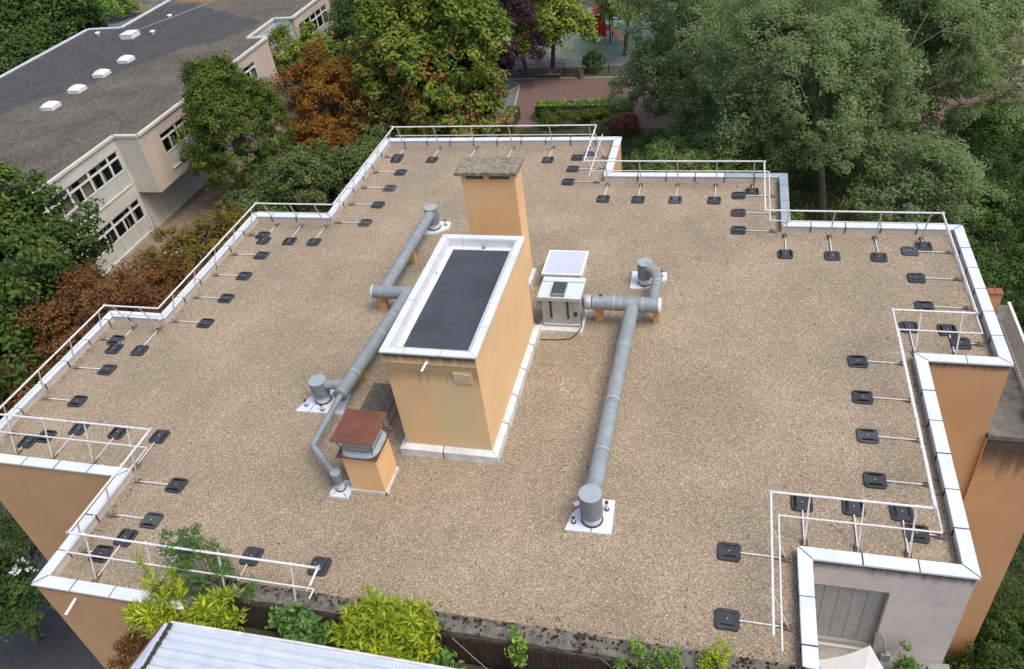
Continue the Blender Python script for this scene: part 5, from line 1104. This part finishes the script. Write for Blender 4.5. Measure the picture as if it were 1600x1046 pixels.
def dome(label, x, y, sx, sy, h, up=.25, mm='dome_white'):
    t = thing('dome_skylight', label, 'skylight', (x, y, ZS - .12), 'dome skylights on the school roof')
    part('curb', MB().bevbox(x - sx / 2, y - sy / 2, ZS - .12, x + sx / 2, y + sy / 2, ZS - .12 + up, .02), M['frame'], t)
    n = 10; v = []; mb = MB()
    for j in range(n + 1):
        for i in range(n + 1):
            a, b = 2 * i / n - 1, 2 * j / n - 1; v.append((x + a * sx * .52, y + b * sy * .52, ZS - .12 + up + .01 + h * (1 - a ** 4) * (1 - b ** 4) ** .8))
    mb.add(v, [(j * (n + 1) + i, j * (n + 1) + i + 1, (j + 1) * (n + 1) + i + 1, (j + 1) * (n + 1) + i) for j in range(n) for i in range(n)], True)
    part('dome', mb, M[mm], t)
dome('nearest white dome skylight at the left end of the row of four', -52.7, 50.5, 1.12, 1.12, .24)
dome('second white dome skylight from the left end of the row of four', -52.75, 53.9, 1.12, 1.12, .24)
dome('third white dome skylight in the row, with a brown stain beside it', -52.8, 57.3, 1.12, 1.12, .24)
dome('farthest white dome skylight of the row of four, on the dark felt', -52.6, 60.6, 1.12, 1.12, .24)
dome('large raised skylight standing apart on the dark felt', -56.8, 67.3, 1.35, 1.35, .10, .45)
for lb, x, y in (('small white roof vent near the roof corner', -61.3, 68.3), ('small white roof vent right of the raised skylight', -54.7, 68.0), ('small white roof vent near the top of the dark felt', -55.9, 72.9)):
    t = thing('roof_vent', lb, 'vent', (x, y, ZS - .12), 'small vents on the school roof'); part('pipe', MB().tube([(x, y, ZS - .12), (x, y, ZS + .12)], .16, 12), M['white'], t); part('cap', MB().tube([(x, y, ZS + .12), (x, y, ZS + .17), (x, y, ZS + .22)], [.27, .27, .12], 14), M['white'], t)
single('roof_cable', MB().tube([(-57.3, 69.6, ZS - .09), (-55.5, 73.5, ZS - .09), (-53.8, 77.6, ZS - .09)], .03, 6), M['line'], 'thin pale cable lying across the dark felt of the school roof', 'cable')
# school terrace clutter
def table(label, x, y, m_top, sx=1.3, sy=.8, rot=0):
    t = thing('garden_table', label, 'table', (x, y, G), 'tables on the school terrace')
    part('top', MB().bevbox(x - sx / 2, y - sy / 2, G + .70, x + sx / 2, y + sy / 2, G + .75, .01), m_top, t)
    for a in (-1, 1):
        for b in (-1, 1): part('leg', MB().box(x + a * (sx / 2 - .08) - .03, y + b * (sy / 2 - .08) - .03, G, x + a * (sx / 2 - .08) + .03, y + b * (sy / 2 - .08) + .03, G + .70), M['dark_metal'], t)
table('small white table on the school terrace nearest the red brown tree', -38.6, 41.2, M['white'])
table('pale table in the middle of the school terrace', -38.2, 43.4, M['panel'], 1.6, .6)
table('pale blue table on the school terrace nearest the ochre tree', -37.0, 46.8, M['galv_top'], 1.7, .9)
t = thing('crate_stack', 'dark blue crates on the school terrace beside the white table', 'crates', (-37.9, 42.2, G))
for q, (x, y, z) in enumerate(((-38.1, 42.2, 0), (-37.5, 42.3, 0), (-37.8, 42.3, .36))): part('crate', MB().bevbox(x - .27, y - .2, G + z, x + .27, y + .2, G + z + .34, .02), M['pot_blue'], t)
pg = thing('school_pergola', 'white framed pergola, its shade painted dark, against the far end of the school terrace', 'pergola', (-36, 51, G))
part('roof', MB().box(-37.4, 48.6, G + 2.3, -33.8, 54.0, G + 2.36), M['interior'], pg)  # near-black roof colour stands in for the shaded depth of the entrance
for y in (48.7, 50.0, 51.3, 52.6): 
    for x in (-37.3, -34.0): part('post', MB().box(x - .06, y - .06, G, x + .06, y + .06, G + 2.3), M['frame'], pg)
    part('beam', MB().box(-37.5, y - .05, G + 2.361, -33.7, y + .05, G + 2.46), M['frame'], pg)

# ------------------------------------------------------------------ plants on the near terrace (growing up from planters at the mossy wall)
def planter(x0, x1):
    t = thing('planter_trough', 'dark planter trough behind the reed screen holding the terrace plants', 'planter', ((x0 + x1) / 2, 7.9, -3.4))
    part('trough', MB().bevbox(x0, 7.62, -3.4, x1, 8.14, -1.1, .02), M['reed'], t)
    part('soil', MB().box(x0 + .04, 7.66, -1.14, x1 - .04, 8.10, -1.08), M['soil'], t)
planter(-15.0, 1.9) if False else planter(-11.3, 2.0)
def stemplant(name, label, base, tips, m, leaf, per, cr, seed, stem_m='bark', r=.012, sub=3, up=.3, cat='plant', star=False):
    """stems from `base` to each tip; leaf whorls along the upper half of every stem"""
    rng = np.random.default_rng(seed); t = thing(name, label, cat, base)
    mb = MB(); cs, rs = [], []; b = Vector(base)
    for tp in tips:
        tp = Vector(tp); m1 = b.lerp(tp, .5) + Vector((rng.normal() * .05, rng.normal() * .05, .1))
        p = [b + Vector((rng.normal() * .03, rng.normal() * .03, 0)), b.lerp(m1, .6), m1, tp]
        mb.tube(p, [r, r * .8, r * .6, r * .25], 6)
        for k in range(sub):
            f = 1 - (k / max(1, sub)) * (.95 if star else .75); q = m1.lerp(tp, f)
            cs.append(tuple(Vector(q) + Vector(tuple(rng.normal(size=3) * cr * .25)))); rs.append(cr * rng.uniform(.7, 1.2))
    part('stems', mb, M[stem_m], t)
    cs = np.array(cs) - np.array(base)
    part('foliage', leafmesh('foliage', cs, np.array(rs), rng.random(len(cs)), per, leaf[0], leaf[1], m, up, None, rng, star=star), m, t)
def fan(cx, cy, cz, sx, sy, sz, n, seed):
    r = random.Random(seed); out = []
    for _ in range(n):
        a = r.uniform(0, 6.28); q = r.random() ** .5; out.append((cx + sx * q * math.cos(a), cy + sy * q * math.sin(a), cz + sz * (1 - q * q) * r.uniform(.5, 1) + r.uniform(-.05, .05)))
    return out
stemplant('bamboo_bush', 'large yellow green bamboo bush in front of the mossy wall, bottom centre left', (-6.35, 7.8, -1.1), fan(-6.35, 7.8, .06, 1.25, .66, .78, 84, 1) + fan(-6.3, 8.1, .45, .95, .35, .25, 22, 12) + [(-6.75, 8.3, .95), (-6.7, 8.3, .8), (-5.55, 8.2, .55)], L['yellow'], (.19, .040), 9, .28, 101, sub=7, star=True)
stemplant('bamboo_bush', 'yellow green bamboo at the bottom left behind the canopy corner', (-11.4, 7.7, -1.1), fan(-12.0, 7.5, -.15, .6, .45, .5, 22, 2) + fan(-11.7, 8.05, .35, .45, .3, .3, 9, 23) + fan(-10.3, 7.65, -.05, .65, .35, .55, 22, 22) + fan(-10.1, 8.0, .35, .35, .2, .2, 5, 24), L['yellow'], (.21, .038), 8, .28, 102, sub=6, star=True)
stemplant('bamboo_bush', 'single tall yellow bamboo shoot before the near left counterweights', (-12.15, 8.0, -1.1), [(-12.55, 8.45, .95), (-12.5, 8.4, .75), (-12.42, 8.3, .55)], L['yellow'], (.19, .034), 7, .2, 103, sub=3, star=True)
stemplant('juniper', 'dark green juniper with bare crooked stems rising over the near left guard rail', (-10.55, 8.0, -1.1), [(-11.85, 8.8, 1.1), (-11.6, 8.95, 1.2), (-11.3, 9.0, 1.25), (-11.1, 8.9, 1.15), (-12.05, 8.6, .75), (-11.7, 8.7, .95), (-10.8, 8.85, .95), (-10.55, 8.75, .8), (-11.5, 8.5, .7), (-10.35, 8.65, .6), (-11.7, 8.4, .4), (-11.0, 8.35, .35), (-9.75, 8.45, .3), (-11.1, 8.2, .1)], L['pine'], (.075, .028), 120, .21, 104, r=.028, sub=3)
stemplant('laurel_bush', 'glossy green laurel between the bamboo and the canopy edge', (-8.35, 7.8, -1.1), fan(-8.4, 7.75, -.05, .8, .4, .4, 34, 4), L['glossy'], (.16, .075), 13, .2, 105, sub=3)
stemplant('laurel_bush', 'dark green broad leaved plant low right of the yellow bamboo', (-5.4, 7.7, -1.1), fan(-5.3, 7.55, -.35, .6, .35, .2, 20, 5), L['glossy'], (.18, .09), 10, .2, 106, sub=3)
stemplant('climber', 'narrow green and yellow climber hanging over the reed screen', (-3.55, 8.0, -1.1), [(-3.55, 8.2, .40), (-3.6, 8.15, .25), (-3.5, 8.1, .1), (-3.62, 8.05, -.1), (-3.5, 8.05, -.3)], L['fresh'], (.10, .06), 26, .14, 107, sub=3)
stemplant('trellis_shrub', 'small leaved green shrub on the trellis left of the near right counterweight', (-1.2, 8.0, -1.1), [(-1.25, 8.35, .42), (-1.1, 8.3, .3), (-.75, 8.3, .35), (-.5, 8.3, .36), (-1.5, 8.15, .05), (-.3, 8.2, .22), (-.6, 8.1, 0), (-1.0, 8.1, 0)], L['fresh'], (.055, .03), 70, .15, 108, sub=4)
stemplant('trellis_shrub', 'yellow tipped shrub growing over the near right counterweight', (.2, 8.0, -1.1), [(.35, 8.5, .62), (.55, 8.5, .5), (.15, 8.4, .42), (.5, 8.35, .3), (.25, 8.3, .15), (.1, 8.25, .25)], L['yellow'], (.055, .03), 60, .13, 109, sub=4)
stemplant('red_maple', 'small reddish maple shrub beside the lower left edge of the canopy', (-12.3, 6.9, -1.3), fan(-12.4, 6.95, -.75, .5, .5, .3, 26, 6), L['redbrown'], (.06, .03), 40, .16, 110, sub=3)
fl = thing('flower_pot', 'potted geranium with pink flowers against the pinkish grey wall', 'potted plant', (4.55, 10.6, -3.4))
part('pot', MB().tube([(4.55, 10.6, -3.4), (4.55, 10.6, -3.0)], [.15, .2], 16), M['terracotta'], fl)
rng = np.random.default_rng(9); cs = rng.normal(size=(26, 3)) * [.16, .16, .18] + [0, 0, .62]
part('foliage', leafmesh('foliage', cs, np.full(26, .14), rng.random(26), 26, .08, .07, L['glossy'], .4, None, rng), L['glossy'], fl)
mm_ = leafmat('brown dried moss', [(0, (.012, .008, .006)), (.7, (.035, .018, .012)), (1, (.07, .06, .03))])
part('moss', leafmesh('moss', MOSS[0] - np.array([-4.5, 8.4, -3.4]), np.random.default_rng(8).uniform(.012, .055, 260), np.random.default_rng(2).random(260), 46, .02, .014, mm_, .5, None, np.random.default_rng(3), flat=.4), mm_, tw, 'brown dried moss cushions', 'stuff')
lm_ = leafmat('fallen leaves', [(0, (.05, .03, .015)), (.6, (.12, .075, .03)), (1, (.16, .14, .04))])
rng = np.random.default_rng(77); k = 240
ex_ = []
for (xa, ya, xb, yb, n_) in ((-15.0, 8.9, -15.0, 11, 20), (-20.3, 11.5, -20.3, 17.8, 30), (-18.2, 18.5, -18.2, 24.5, 26), (-14.9, 31.35, -4.8, 31.35, 40), (5.2, 11.5, 5.2, 17.8, 30), (7.2, 18.4, 7.2, 24.6, 30), (-10.5, 8.85, 2, 8.85, 50), (-4, 28.1, 2, 28.1, 22)):
    t_ = rng.random(n_); ex_.append(np.stack([xa + (xb - xa) * t_ + rng.normal(size=n_) * .09, ya + (yb - ya) * t_ + rng.normal(size=n_) * .09, np.full(n_, ZG + .012)], 1))
ex_.append(np.stack([rng.uniform(-14, 5, 120), rng.uniform(9, 24.5, 120), np.full(120, ZG + .012)], 1))
ex_ = np.vstack(ex_)
o_ = part('fallen_leaves', leafmesh('fallen_leaves', ex_, np.full(len(ex_), .05), rng.random(len(ex_)), 2, .06, .035, lm_, 3.0, None, rng, flat=.1), lm_); o_['kind'] = 'stuff'; o_['label'] = 'scattered dry leaves on the gravel'
pm = surf('pink petals', (.55, .12, .18), (.7, .25, .32), 9, .7)
cs = rng.normal(size=(7, 3)) * [.12, .12, .12] + [-.12, -.1, .72]
part('petals', leafmesh('petals', cs, np.full(7, .04), rng.random(7), 14, .035, .03, pm, .4, None, rng), pm, fl)
tr = thing('trellis', 'thin diamond wooden trellis standing in front of the mossy wall at the bottom right', 'trellis', (-.5, 8.05, -1.1))
for q in range(7):
    x = -1.9 + q * .42
    part('lath', MB().beam((x, 8.06, -.9), (x + .75, 8.10, .10), .02, .012), M['bark'], tr); part('lath', MB().beam((x + .75, 8.07, -.9), (x, 8.11, .10), .02, .012), M['bark'], tr)
single('wire_line', MB().tube([(-5.0, 8.1, -.05), (-4.5, 7.9, -.35), (-4.0, 7.7, -.6)], .006, 6), M['line'], 'thin pale wire slanting down in front of the reed screen', 'wire')
